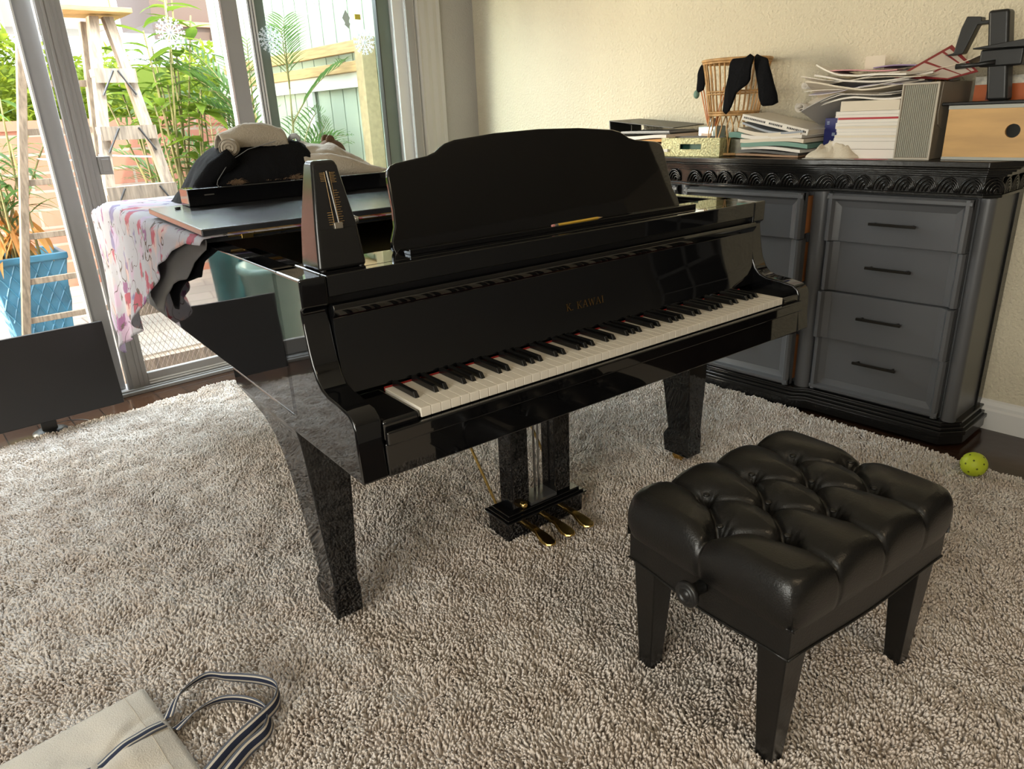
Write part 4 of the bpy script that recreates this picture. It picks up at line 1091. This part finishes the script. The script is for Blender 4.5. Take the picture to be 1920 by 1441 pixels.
def pil(y0, y1, x): 
    n = 10; pts = [(2.13, y0)]
    for k in range(n+1):
        a = pi*k/n; pts.append((x+.022-.022*sin(a), (y0+y1)/2-(y1-y0)/2*cos(a)))
    pts.append((2.13, y1)); return MB().prism(pts, .10, .914, 2)
for y0, y1, x in ((-.337, -.287, 2.098), (.226, .292, 2.082), (.862, .918, 2.082), (1.39, 1.44, 2.098)):
    obj('pilaster', pil(y0, y1, x), GREYP, t, smooth=False, bev=.001)
obj('side_back_panel', MB().box(2.345, 2.396, -.338, -.329, .10, .92), BLKD, t)
ORNG = mat('raw_orange_wood', (.42, .16, .05), .6)
HND = mat('dark_bronze', (.020, .017, .013), .35, metal=.6)
def drawer(ya, yb, z0, z1, x, top, bottom, hz, out=0.0):
    # flat panel with ogee moulding on the sides and on the outer edge of each pair
    d = obj('drawer', MB().box(x, x+.02, ya+.004, yb-.004, z0+.002, z1-.002), GREYP, t)
    W = .052
    def sec(sgn): return [(0, x), (0, x-.014), (.008*sgn, x-.024), (.020*sgn, x-.025), (.028*sgn, x-.010), (.036*sgn, x-.006), (.044*sgn, x-.003), (W*sgn, x)]
    obj('moulding', MB().prism([(q, ya+.004+p) for p, q in sec(1)], z0+.002, z1-.002, 2), GREYP, d, bev=.0015)
    obj('moulding', MB().prism([(q, yb-.004+p) for p, q in sec(-1)], z0+.002, z1-.002, 2), GREYP, d, bev=.0015)
    if top: obj('moulding', MB().prism([(q, z1-.002+p) for p, q in sec(-1)], ya+.004, yb-.004, 1), GREYP, d, bev=.0015)
    if bottom: obj('moulding', MB().prism([(q, z0+.002+p) for p, q in sec(1)], ya+.004, yb-.004, 1), GREYP, d, bev=.0015)
    if out > 0: obj('drawer_box', MB().box(x+.02, 2.35, ya+.008, yb-.008, z0+.02, z1-.02), ORNG, d)
    yc = (ya+yb)/2; hl = .083
    hb = MB().box(x-.030, x-.020, yc-hl, yc+hl, hz-.005, hz+.005).box(x-.022, x, yc-hl+.012, yc-hl+.020, hz-.004, hz+.004).box(x-.022, x, yc+hl-.020, yc+hl-.012, hz-.004, hz+.004)
    obj('handle', hb, HND, d, bev=.0015)
ZD = ((.727, .912, 1, 0, .806, -.010), (.528, .727, 0, 0, .638, .008), (.334, .528, 0, 0, .440, -.010), (.102, .334, 0, 1, .254, .008))
for ya, yb, x, out in ((-.285, .224, 2.103, 0), (.294, .860, 2.062, .03), (.920, 1.388, 2.103, 0)):
    for z0, z1, tp, bt, hz, dx in ZD: drawer(ya, yb, z0, z1, x+dx, tp, bt, hz, out)

# ================================================================== THINGS ON THE DRESSER
TZ = 1.0355
def item(name, label, cat, mb, m, loc=(0, 0, 0), rz=0.0, group=None, bev=0.0, smooth=False, solid=0.0):
    o = obj(name, mb, m, None, smooth, bev, solid); o.location = loc; o.rotation_euler = (0, 0, rz)
    return tag(o, label, cat, group)
def sheet(nx, ny, lx, ly, fn, th):    # a curled sheet or booklet, lx along x and ly along y
    mb = MB(); top = []; 
    mb.grid(lambda u, v: ((u-.5)*lx, (v-.5)*ly, fn(u-.5, v-.5)+th), nx, ny)
    mb.grid(lambda u, v: ((u-.5)*lx, (v-.5)*ly, fn(u-.5, v-.5)), nx, ny)
    n = (nx+1)*(ny+1); e = []
    ring = [i*(ny+1) for i in range(nx+1)]+[nx*(ny+1)+j for j in range(1, ny+1)]+[i*(ny+1)+ny for i in range(nx-1, -1, -1)]+[j for j in range(ny-1, 0, -1)]
    for a, b in zip(ring, ring[1:]+ring[:1]): mb.f.append((a, b, b+n, a+n)); mb.mi.append(mb.m)
    return mb
# folders below the binder
MAN = mat('orange_manila', (.55, .27, .08), .7); TAN = mat('brown_folder', (.32, .19, .11), .75); DKF = mat('dark_folder', (.06, .055, .05), .5)
zz = TZ
for k, (nm, lb, m, th, y, lx, ly, rz) in enumerate((
    ('document_wallet', 'grey papers at the very bottom of the heap under the black binder', PAPER3, .018, 1.22, .30, .42, .02),
    ('envelope', 'white envelope wad under the tan folder below the black binder', PAPER, .016, 1.18, .30, .40, -.05),
    ('folder', 'dark brown folder between white papers under the black binder', TAN, .020, 1.20, .28, .36, .04),
    ('card_folder', 'orange manila folder sticking out under the black binder', MAN, .016, 1.12, .28, .46, -.03),
    ('paper_wad', 'white paper wad directly beneath the black binder', PAPER, .018, 1.20, .28, .36, .03))):
    item(nm, lb, 'papers', sheet(4, 12, lx, ly, lambda a, b, k=k: .004*sin(6*b+k)+.004, th-.004), m, (2.235, y, zz), rz); zz += th
# lever-arch binder, cover gaping
t = thing('ring_binder', 'black ring binder lying half open on the papers left of the gold tray', 'binder', (2.14, 1.385, zz+.006))
BND = mat('binder_vinyl', (.022, .022, .021), .42)
obj('back_cover', MB().box(0, .24, -.36, .0, 0, .004), BND, t, bev=.001)
obj('spine', MB().hexa([(0, -.002, 0), (.24, -.002, 0), (.24, .004, 0), (0, .004, 0)], [(.01, .012, .062), (.25, .012, .062), (.25, .018, .062), (.01, .018, .062)]), BND, t, bev=.001)
obj('front_cover', MB().hexa([(.01, -.37, .022), (.25, -.37, .030), (.25, .018, .062), (.01, .018, .060)], [(.01, -.37, .026), (.25, -.37, .034), (.25, .018, .066), (.01, .018, .064)]), BND, t, bev=.001)
obj('rings', MB().tube([(.07, -.03, .004), (.07, -.075, .015), (.07, -.075, .040), (.07, -.03, .05)], .002, 6).tube([(.17, -.03, .004), (.17, -.075, .015), (.17, -.075, .040), (.17, -.03, .05)], .002, 6), STEEL, t)
obj('papers', MB().box(.02, .22, -.34, -.05, .004, .012), PAPER3, t)
# gold tray with slot handle
GOLD = mat('hammered_gold', (.85, .78, .44), .28, metal=.55, bump=1.0, bscale=110, vscale=120, alt=(.50, .46, .24))
t = thing('gold_tray', 'hammered gold desk tray with slot handle at the front edge of the dresser', 'tray', (2.085, .722, TZ))
L_, H_ = .308, .078
fr = MB().box(0, .004, 0, .095, 0, H_).box(0, .004, .205, L_, 0, H_).box(0, .004, .095, .205, 0, .030).box(0, .004, .095, .205, .052, H_)
obj('front', fr, GOLD, t, bev=.001)
obj('sides', MB().box(.004, .22, 0, .004, 0, H_).box(.004, .22, L_-.004, L_, 0, H_).box(.22, .224, 0, L_, 0, H_).box(.004, .22, .004, L_-.004, 0, .004), GOLD, t, bev=.001)
item('green_folder', 'dark green card wallet standing inside the gold tray', 'folder', sheet(3, 8, .012, .24, lambda a, b: .002*sin(5*b), .062), mat('green_card', (.035, .12, .09), .5), (2.13, .90, TZ+.0065))
item('dark_booklet', 'dark grey booklet standing behind the green wallet in the gold tray', 'booklet', sheet(3, 8, .012, .26, lambda a, b: .002*sin(5*b+1), .075), DKF, (2.16, .875, TZ+.0065))
# reed diffuser inside the tray
t = thing('reed_diffuser', 'square glass reed diffuser with orange reeds standing in the gold tray', 'diffuser', (2.205, .845, TZ+.005))
obj('bottle', MB().box(-.040, .040, -.046, .046, 0, .118), mat('bottle_glass', (.50, .60, .58), .06, spec=.6, coat=.5), t, bev=.006, seg=3)
obj('neck', MB().lathe([(.014, .118), (.014, .150), (.010, .150), (.010, .118)], (0, 0, 0), 16), mat('white_silver', (.7, .7, .68), .3, metal=.5), t, smooth=True)
obj('label', MB().box(-.0412, -.0405, -.028, .028, .022, .088), mat('pink_label', (.68, .52, .42), .6), t)
rd = mat('orange_reed', (.68, .22, .06), .6)
for k, (dx, dy, ln) in enumerate(((-.01, .050, .155), (.0, .044, .158), (.01, .038, .160), (.0, -.05, .160), (.012, -.062, .155), (-.01, -.042, .150))):
    obj('reed', MB().tube([(0, dy*.08, .06), (dx, dy*1.3, .125+ln)], .0026, 6), rd, t)
# wicker stand with black garments
WICK = mat('rattan', (.52, .30, .12), .5, var=.25, vscale=30)
t = thing('wicker_basket', 'flared rattan basket stand hung with black garments behind the gold tray', 'basket', (2.245, .765, TZ))
def ringt(mb, r, z, w, tw=0):
    pts = [((r)*cos(2*pi*k/40), r*sin(2*pi*k/40), z+tw*sin(2*pi*k/40*12)) for k in range(41)]; return mb.tube(pts, w, 7)
obj('rim', ringt(ringt(MB(), .142, .385, .0065), .140, .375, .004), WICK, t, smooth=True)
obj('waist_ring', ringt(ringt(MB(), .101, .168, .006), .106, .178, .004), WICK, t, smooth=True)
obj('band', ringt(ringt(MB(), .118, .262, .0028), .117, .252, .0028), WICK, t, smooth=True)
obj('foot_ring', ringt(MB(), .132, .008, .006), WICK, t, smooth=True)
cn = MB()
for k in range(34):
    a = 2*pi*k/34+.03*random.random(); c_, s_ = cos(a), sin(a)
    cn.tube([(r*c_, r*s_, z) for r, z in ((.140, .383), (.128, .32), (.117, .25), (.108, .20), (.103, .165))], .0028, 5)
obj('canes', cn, WICK, t, smooth=True)
lg = MB()
for k in range(14):
    a = 2*pi*k/14
    for da in (-.09, .09):
        lg.tube([(.100*cos(a), .100*sin(a), .165), (.108*cos(a+da*1.4), .108*sin(a+da*1.4), .12), (.120*cos(a+da*.3), .120*sin(a+da*.3), .06), (.132*cos(a), .132*sin(a), .01)], .0030, 5)
obj('splayed_canes', lg, WICK, t, smooth=True)
obj('basket_floor', MB().lathe([(0, .17), (.1, .17), (.1, .174), (0, .174)], (0, 0, 0), 24), WICK, t)
def garment(nm, label, poly, x, th, bow, over, m=BLKCL):
    # cloth hanging over the rim: outline in (y, z), filled with a fine sheet, softly rounded
    ys = [p[0] for p in poly]; zs = [p[1] for p in poly]; y0, y1, za, zb = min(ys), max(ys), min(zs), max(zs)
    me = bpy.data.meshes.new(nm); bm = bmesh.new()
    vs = [bm.verts.new((0, p[0], p[1])) for p in poly]; f = bm.faces.new(vs)
    bmesh.ops.triangulate(bm, faces=[f]); 
    bmesh.ops.subdivide_edges(bm, edges=bm.edges, cuts=3, use_grid_fill=True)
    bmesh.ops.triangulate(bm, faces=bm.faces)
    r = bmesh.ops.extrude_face_region(bm, geom=bm.faces[:]); vv = [e for e in r['geom'] if isinstance(e, bmesh.types.BMVert)]
    for v in vv: v.co.x += th
    cy = (y0+y1)/2
    for v in bm.verts:
        v.co.x += x + bow*((v.co.y-cy)/max(.02, (y1-y0)/2))**2 + .006*noise.noise(Vector((v.co.y*30, v.co.z*22, th*100))) + over*max(0, (v.co.z-1.395)/.04)
    bmesh.ops.recalc_face_normals(bm, faces=bm.faces)
    bm.to_mesh(me); bm.free(); me.materials.append(m)
    me.polygons.foreach_set('use_smooth', [True]*len(me.polygons))
    o = bpy.data.objects.new(nm, me); C.objects.link(o)
    k = o.modifiers.new('s', 'SUBSURF'); k.levels = 1; k.render_levels = 1
    return tag(o, label, 'garment')
garment('black_stocking', 'black stocking hanging off the left side of the rattan basket', [(.902,1.421),(.893,1.406),(.885,1.340),(.893,1.306),(.915,1.296),(.926,1.300),(.916,1.368),(.925,1.380),(.912,1.41)], 2.185, .012, .004, .01)
garment('black_glove', 'black garment with a tapered end hanging over the middle of the basket rim', [(.705,1.421),(.640,1.421),(.626,1.434),(.607,1.421),(.611,1.333),(.622,1.314),(.668,1.283),(.689,1.220),(.710,1.204),(.728,1.215),(.722,1.299),(.705,1.359)], 2.088, .014, .01, .02)
garment('black_sock', 'long black sock hanging over the right side of the basket rim', [(.633,1.424),(.622,1.433),(.556,1.412),(.538,1.365),(.512,1.274),(.508,1.243),(.525,1.232),(.561,1.230),(.577,1.262),(.594,1.352),(.615,1.39)], 2.118, .016, .03, .02)
item('green_hand_tool', 'small green knob below the left stocking beside the basket', 'knob', MB().sphere((0, 0, 0), (.012, .014, .018), 12, 8), mat('sage_plastic', (.12, .22, .17), .6), (2.19, .925, 1.292), smooth=True)
item('storage_tin', 'dark tin under the green papers between the gold tray and the magazines', 'tin', MB().box(-.07, .07, -.05, .05, 0, .070), mat('dark_olive_tin', (.10, .095, .06), .4, var=.3, vscale=60), (2.21, .655, TZ), bev=.004)
item('green_papers', 'green-edged papers lying on the dark tin below the basket', 'papers', sheet(4, 8, .14, .12, lambda a, b: .004*sin(5*b), .022), mat('teal_paper', (.10, .22, .18), .6), (2.21, .655, TZ+.0725))
# magazines with a white book on top
zz = TZ; rnd = random.Random(8)
ML = ['lowest brown paper of the pile', 'black folded sheet near the bottom', 'white magazine above the black sheet', 'green-covered magazine in the lower half', 'cream magazine in the middle', 'white magazine over the cream one', 'curled cream magazine near the top', 'grey-blue leaflet just under the white book']
MM = [TAN, DKF, PAPER, mat('green_cover', (.16, .30, .24), .5), PAPER2, PAPER, PAPER2, mat('bluegrey_cover', (.28, .30, .33), .5)]
for k in range(8):
    th = (.010, .012, .014, .020, .018, .018, .018, .010)[k]; rz = rnd.uniform(-.06, .06); am = .004+.003*k
    item('magazine', ML[k]+' beside the gold tray', 'magazine', sheet(6, 16, .22, .285-.008*(k % 3), lambda a, b, k=k, am=am: am*(.6+sin(4*b+k*.7))*.55 + .10*b*(k/8)*.35+.035*(k/8)*.35, th*.8), MM[k], (2.215, .50+rnd.uniform(-.012, .012), zz+.002), rz); zz += th*.78
t = thing('white_book', 'white paperback lying tilted on top of the magazines beside the gold tray', 'book', (2.21, .492, 1.150))
M = Matrix.Rotation(radians(12.5), 4, 'X')
obj('pages', MB().box(-.098, .10, -.148, .148, .004, .020).xf(M), PAPER2, t, bev=.001)
obj('cover', MB().box(-.105, .105, -.15, .15, .020, .0235).box(-.105, .105, -.15, .15, 0, .004).box(-.105, -.100, -.15, .15, .004, .020).xf(M), PAPER, t, bev=.001)
mk = MB(); rnd = random.Random(4); y = .14
while y > -.14:
    wd = rnd.uniform(.003, .006)
    if not (.03 < y < .045 or -.055 < y < -.035): mk.box(-.1056, -.105, y-wd, y, .008, .0155)
    y -= wd+.0022
obj('spine_print', mk.xf(M), mat('print_black', (.03, .03, .03), .7), t)
# crumpled cloth
def crum(u, v):
    a = 2*pi*u; r = v; w_ = 1+.16*sin(3*a+1)+.06*sin(7*a); x = .085*r*cos(a)*w_; y = .100*r*sin(a)*w_
    e = (1-r**4)**.7
    wx = x+.012*noise.noise(Vector((x*22, y*22, 1))); wy = y+.012*noise.noise(Vector((x*22, y*22, 6))); h = 0
    for (px_, py_, an, am, sg_) in ((.0, .03, .5, .034, .011), (.02, -.03, 2.3, .030, .010), (-.03, .0, 1.2, .036, .012), (-.045, -.05, 2.9, .024, .009), (.03, .06, 1.9, .024, .009), (-.02, .06, .1, .022, .008)):
        q = (wx-px_)*-sin(an)+(wy-py_)*cos(an); l = (wx-px_)*cos(an)+(wy-py_)*sin(an)
        h = max(h, am*exp(-(q/sg_)**2)*exp(-(l/.06)**2))
    h = (.030+.9*h+.008*noise.noise(Vector((x*40, y*40, 3))))*e
    return (x, y, max(0, h)+.001)
item('cleaning_cloth', 'crumpled cream cloth at the front edge of the dresser below the notebooks', 'cloth', MB().grid(crum, 110, 44), mat('cream_cloth', (.62, .54, .42), .9, bump=.3, bscale=200), (2.145, .235, TZ+.001), smooth=True, solid=.003)
item('white_sheet', 'white sheet of paper flat under the crumpled cloth', 'paper', MB().box(-.10, .10, -.15, .10, 0, .001), PAPER, (2.165, .24, TZ), .05)
t = thing('blue_box', 'dark blue printed carton standing behind the crumpled cloth', 'box', (2.27, .30, TZ))
obj('carton', MB().box(-.03, .08, -.05, .045, 0, .142), mat('navy_card', (.018, .022, .14), .35), t, bev=.0015)
obj('print', MB().box(-.0306, -.03, .026, .036, .118, .122).box(-.0306, -.03, .026, .036, .125, .129).box(-.0306, -.03, .0, .012, .075, .087).prism([(-.045, .03), (-.012, .03), (-.030, .075)], -.0306, -.03, 0), mat('pale_blue_print', (.28, .34, .46), .5), t)
# notebooks, a tall stack
zz = TZ; rnd = random.Random(14)
NB = [('paper_pad', 'thick white pad at the bottom of the tall notebook stack', .034, PAPER, 0), ('paper_pad', 'second thick white pad, second from the bottom of the notebook stack', .028, PAPER, 1)]
names = ['third', 'fourth', 'fifth', 'sixth', 'seventh', 'eighth', 'ninth', 'tenth', 'eleventh', 'twelfth']
for k in range(10):
    red = k == 7
    NB.append(('notebook', ('red-covered notebook, ' if red else ('cream notebook, ' if k % 3 == 1 else 'white notebook, '))+names[k]+' from the bottom of the tall stack', .0108 if not red else .007, mat('red_cover', (.45, .04, .05), .5) if red else (PAPER2 if k % 3 == 1 else PAPER), 2))
NB.append(('paper_block', 'thick deckle-edged cream block topping the notebook stack', .036, PAPER2, 3))
for k, (nm, lb, th, m, kind) in enumerate(NB):
    dy = rnd.uniform(-.006, .006); rz = rnd.uniform(-.03, .03)
    hy_ = .115 if kind < 3 else .105
    o = item(nm, lb, 'notebook', MB().box(-.09, .13, -hy_, hy_, .0004, th-.0004), m, (2.195+rnd.uniform(-.004, .004), .118+dy, zz), rz, bev=.0012)
    if kind == 2:
        cvr = MB().box(-.0908, .1305, -hy_-.001, hy_+.001, th-.0012, th-.0002).box(-.0908, .1305, -hy_-.001, hy_+.001, .0002, .0012)
        obj('cover', cvr, mat('white_cover', (.80, .77, .72), .5) if m is not MATS.get('red_cover') else m, o)
        sp = MB()
        for j in range(14):
            zc = th*.5; xx = -.08+.2*j/13
            sp.tube([(xx, hy_, th), (xx, hy_+.005, th*.8), (xx, hy_+.006, zc), (xx, hy_+.005, th*.2), (xx, hy_, .0)], .0009, 4)
        obj('spiral', sp, mat('white_wire', (.7, .7, .7), .4), o)
    zz += th
zz_nb = zz
# messy papers over the stack
rnd = random.Random(31); zz = zz_nb+.001
PP = [PAPER, PAPER3, PAPER, PAPER2, PAPER, mat('lilac_paper', (.52, .48, .55), .7), PAPER, PAPER, PAPER2, PAPER]
PL = ['curled white sheets lowest in the loose heap', 'grey newsprint sheet hanging out low on the left of the heap', 'white sheet above the newsprint', 'cream booklet in the lower loose heap', 'white folded letter in the middle of the loose heap', 'lilac sheet sloping in the middle of the heap', 'white sheet with curled left end', 'white papers right under the pink leaflet', 'cream envelope high in the loose heap', 'topmost white sheet left of the red-edged brochure']
for k in range(10):
    ly = rnd.uniform(.38, .50); lx = rnd.uniform(.2, .24); yc = .17+rnd.uniform(-.03, .05); am = rnd.uniform(.010, .020); ph = rnd.uniform(0, 6)
    curl = rnd.choice((0, .05, .12)) if k != 1 else -.16
    tl = rnd.uniform(-.06, .02); fl = rnd.uniform(-.04, .04)
    fn = lambda a, b, am=am, ph=ph, curl=curl, tl=tl, fl=fl: am*(.5+.5*sin(6*b+ph))+.016*a*sin(ph)+curl*max(0, b-.22)**1.2*(1 if curl > 0 else 2.2)+tl*max(0, b)**1.3+fl*max(0, b)*a*4+.01*max(0, -b)
    item('loose_sheet', PL[k], 'paper', sheet(8, 22, lx, ly, fn, .0022 if k % 3 else .006), PP[k], (2.235, yc, zz), rnd.uniform(-.3, .3)); zz += .0085
def scroll(label, y, z, r, ln, rz, m):
    mb = MB(); n = 26
    def f(u, v):
        a = u*3.4*pi/1.5; rr = r*(.55+.45*u)
        return ((v-.5)*ln, rr*cos(a), rr*sin(a))
    return item('rolled_paper', label, 'paper', mb.grid(f, n, 4), m, (2.22, y, z), rz, smooth=True, solid=.0012)
scroll('rolled white paper end low at the left of the loose heap', .405, 1.222, .020, .20, .10, PAPER)
scroll('rolled white paper end high at the left of the loose heap', .375, 1.300, .014, .20, -.08, PAPER)
item('pink_leaflet', 'pink-striped leaflet lying near the top of the loose paper heap', 'leaflet', sheet(4, 10, .20, .24, lambda a, b: .006*sin(4*b), .004), mat('pink_print', (.62, .28, .30), .6), (2.27, .20, zz+.016), .1)
item('index_card', 'cream card standing on the pink leaflet at the top of the heap', 'card', MB().box(-.001, .001, -.035, .035, 0, .045), PAPER2, (2.235, .175, zz+.022), .1)
item('violet_leaflet', 'violet-edged leaflet right of the cream card on the heap', 'leaflet', sheet(4, 10, .18, .20, lambda a, b: .005*sin(4*b+1), .004), mat('violet_print', (.25, .18, .32), .6), (2.29, .06, zz+.022), -.1)
# red-edged brochure sloping against the heap
t = thing('brochure', 'red-edged printed brochure propped steeply at the right of the paper heap', 'brochure', (2.19, -.06, 1.345))
pxx = lambda y, z: Vector((-.03+.08*(z+.036)/.096, y, z))
a0, a1, a2, a3 = pxx(.126, -.036), pxx(-.055, -.052), pxx(-.139, -.033), pxx(-.018, .060)
nn = (a1-a0).cross(a3-a0).normalized()*.002
def quad(s, off, e=0.0):
    c = (a0+a1+a2+a3)/4; q = [c+(p-c)*s+nn*off for p in (a0, a1, a2, a3)]; return q
mb = MB().hexa(quad(1, -.5), quad(1, .5)); obj('cover', mb, mat('maroon_print', (.22, .03, .03), .5), t)
def inq(u0, u1, v0, v1, off):
    f = lambda u, v: (a0.lerp(a1, u)).lerp(a3.lerp(a2, u), v)+nn*off
    return [f(u0, v0), f(u1, v0), f(u1, v1), f(u0, v1)]
sg = 1 if nn.dot(Vector((-1, -.4, 0))) > 0 else -1
pm = MB()
for q in ((.07, .46, .10, .48), (.52, .94, .10, .48), (.07, .94, .53, .80), (.07, .94, .84, .93)): pm.hexa(inq(*q, sg*.55), inq(*q, sg*.65))
obj('printed_page', pm, mat('page_print', (.50, .43, .36), .7), t)
item('sloping_sheet', 'cream sheet sloping behind the ribbed file beneath the brochure', 'paper', sheet(5, 10, .18, .30, lambda a, b: -.10*b+.01*sin(6*b), .002), PAPER2, (2.26, -.06, 1.330), .12)
# pink note
item('pink_note', 'pink paper note lying at the dresser edge before the notebook stack', 'note', MB().prism([(-.012, .07), (.015, .02), (.008, -.062), (-.026, -.03)], 0, .0012, 2), mat('pink_paper', (.62, .20, .22), .7), (2.085, .085, TZ))
# ribbed file box
TAUPE = mat('taupe_board', (.27, .225, .17), .55); RIB = mat('ribbed_sage', (.36, .36, .29), .6)
t = thing('file_box', 'taupe magazine file with ribbed front standing right of the notebook stack', 'file', (2.10, -.052, TZ), 0)
M = Matrix.Identity(4)
fb_ = MB().hexa([(0, -.056, 0), (.26, -.066, 0), (.26, .060, 0), (0, .060, 0)], [(.0, -.060, .252), (.26, -.070, .252), (.26, .056, .252), (0, .056, .252)])
obj('body', fb_, TAUPE, t, bev=.001)
rb = MB()
for k in range(17):
    y = -.050+.102*k/16; rb.tube([(-.002, y, .008), (-.002, y-.004, .244)], .0021, 5)
obj('ribs', rb, RIB, t)
obj('front_frame', MB().box(-.006, 0, -.060, -.054, 0, .252).box(-.006, 0, .055, .060, 0, .252).box(-.006, 0, -.054, .055, .246, .252).box(-.006, 0, -.054, .055, 0, .006), mat('pale_taupe', (.46, .41, .33), .5), t)
fl_ = MB(); pf = [(.012, .250), (.25, .250), (.25, .10), (.06, .10), (.022, .115), (.008, .15)]
fl_.add([(a, -.0640-(.010*a/.26)-(.004*b/.252)+.006, b) for a, b in pf]+[(a, -.0668-(.010*a/.26)-(.004*b/.252)+.006, b) for a, b in pf], [tuple(range(6)), tuple(range(6, 12))[::-1]]+[(i, (i+1) % 6, 6+(i+1) % 6, 6+i) for i in range(6)])
obj('side_flap', fl_, TAUPE, t)
obj('clasp', MB().tube([(.12, -.070, .15), (.135, -.073, .165), (.15, -.073, .15), (.135, -.073, .142), (.125, -.073, .150)], .0016, 5), HND, t)
pc = MB()
for k in range(5): pc.tube([(.05+.02*k, -.02+.012*(k % 3), .250), (.055+.02*k, -.03+.014*(k % 3), .262), (.05+.022*k, -.04, .252)], .0022, 5)
obj('paper_clips', pc, BRASSD, t)
# wooden box with finger hole
PLY = mat('plywood', (.60, .36, .14), .45, var=.12, vscale=3, stretch=(1, 1, 7))
GREYE = mat('grey_edge', (.40, .40, .36), .5)
t = thing('wooden_box', 'plywood drawer box with round finger hole right of the ribbed file', 'box', (2.115, -.145, TZ))
fc = MB(); hc = (-.198, .092); rr = .0215; n = 32; W2, H2 = .248, .150
def edge_pt(a):
    dx, dy = cos(a), sin(a); k = 1e9
    for lim, dd in (((0-hc[0]), dx), (-W2-hc[0], dx), (0.010-hc[1], dy), (.162-hc[1], dy)):
        if abs(dd) > 1e-9 and lim/dd > 1e-6: k = min(k, lim/dd)
    return (hc[0]+dx*k, hc[1]+dy*k)
angs = sorted([2*pi*i/n for i in range(n)]+[math.atan2(b-hc[1], a-hc[0]) % (2*pi) for a in (0, -W2) for b in (.010, .162)])
N_ = len(angs); inn = [(hc[0]+rr*cos(a), hc[1]+rr*sin(a)) for a in angs]; out_ = [edge_pt(a) for a in angs]
vs = [(0, *p) for p in inn]+[(0, *p) for p in out_]+[(.012, *p) for p in inn]+[(.012, *p) for p in out_]
fs = []
for i in range(N_):
    j = (i+1) % N_; fs += [(i, j, N_+j, N_+i), (2*N_+j, 2*N_+i, 3*N_+i, 3*N_+j), (j, i, 2*N_+i, 2*N_+j), (N_+i, N_+j, 3*N_+j, 3*N_+i)]
obj('front_panel', fc.add(vs, fs), PLY, t)
obj('shell', MB().box(0, .26, -.248, .002, .162, .174).box(0, .26, -.248, .002, 0, .010).box(.012, .26, -.008, .002, .010, .162).box(.012, .26, -.248, -.240, .010, .162).box(.25, .26, -.240, -.008, .010, .162), GREYE, t, bev=.001)
# black clamp stand on the box
t = thing('clamp_stand', 'black plastic stand with angled lever arm on top of the plywood box', 'stand', (2.20, -.262, TZ+.1745))
SH = Matrix.Identity(4); SH[1][2] = .145          # the column leans to the left
obj('base_plate', MB().box(-.08, .09, -.14, .145, 0, .010), BLKPL, t, bev=.003)
obj('column', MB().box(-.02, .040, -.031, .030, .01, .285).xf(SH), BLKPL, t, bev=.010, seg=4)
ar = [(.134, .275), (.090, .270), (.088, .258), (.062, .258), (.062, .246), (.098, .246), (.128, .162), (.158, .158), (.186, .160), (.158, .166), (.146, .240)]
obj('lever_arm', MB().prism(ar, -.012, .030, 0), BLKPL, t, bev=.003)
obj('tray_plate', MB().hexa([(-.06, .085, .170), (.05, .085, .170), (.05, -.12, .166), (-.06, -.12, .166)], [(-.06, .085, .174), (.05, .085, .174), (.05, -.12, .196), (-.06, -.12, .196)]), BLKPL, t, bev=.004)
obj('collar', MB().box(-.03, .05, -.055, .07, .115, .168), BLKPL, t, bev=.006)
obj('crank', MB().tube([(-.03, .02, .128), (-.034, .07, .124), (-.034, .135, .122)], [.008, .007, .009], 10), BLKPL, t, smooth=True)
# cartons behind the stand
t = thing('orange_box', 'orange food carton with white top standing behind the black stand', 'box', (2.33, -.24, TZ+.1745))
obj('carton', MB().box(-.04, .045, -.07, .085, 0, .085), mat('orange_card', (.55, .12, .02), .45), t, bev=.001)
obj('white_top', MB().box(-.0405, .0455, -.0705, .0855, .062, .088), mat('cream_card', (.62, .58, .48), .5, var=.3, vscale=50), t)
obj('print', MB().box(-.0412, -.0405, .02, .045, .012, .045), mat('dark_red_print', (.12, .02, .015), .5), t)
item('white_carton', 'white carton with grey print right of the orange carton', 'box', MB().box(-.04, .04, -.028, .028, 0, .128), mat('grey_white_card', (.5, .49, .47), .5, var=.25, vscale=40), (2.335, -.358, TZ+.1745), bev=.001)

# ================================================================== BEHIND THE CAMERA (seen mirrored in the piano lacquer)
t = thing('cube_shelf', 'white cube shelving in the added dark side room behind the camera', 'shelf', (3.9, -2.2, 0))
mb = MB()
for k in range(5): mb.box(-.16, .21, -.75+.37*k, -.72+.37*k, 0, 1.2)
for k in range(4): mb.box(-.16, .21, -.75, .76, .39*k, .39*k+.03)
obj('shelf_frame', mb, mat('grey_shelf', (.22, .22, .22), .5), t)
obj('back_board', MB().box(.19, .21, -.75, .76, 0, 1.2), mat('shelf_shade', (.02, .02, .02), .7), t)  # coloured dark to paint shade into the cubes' interiors
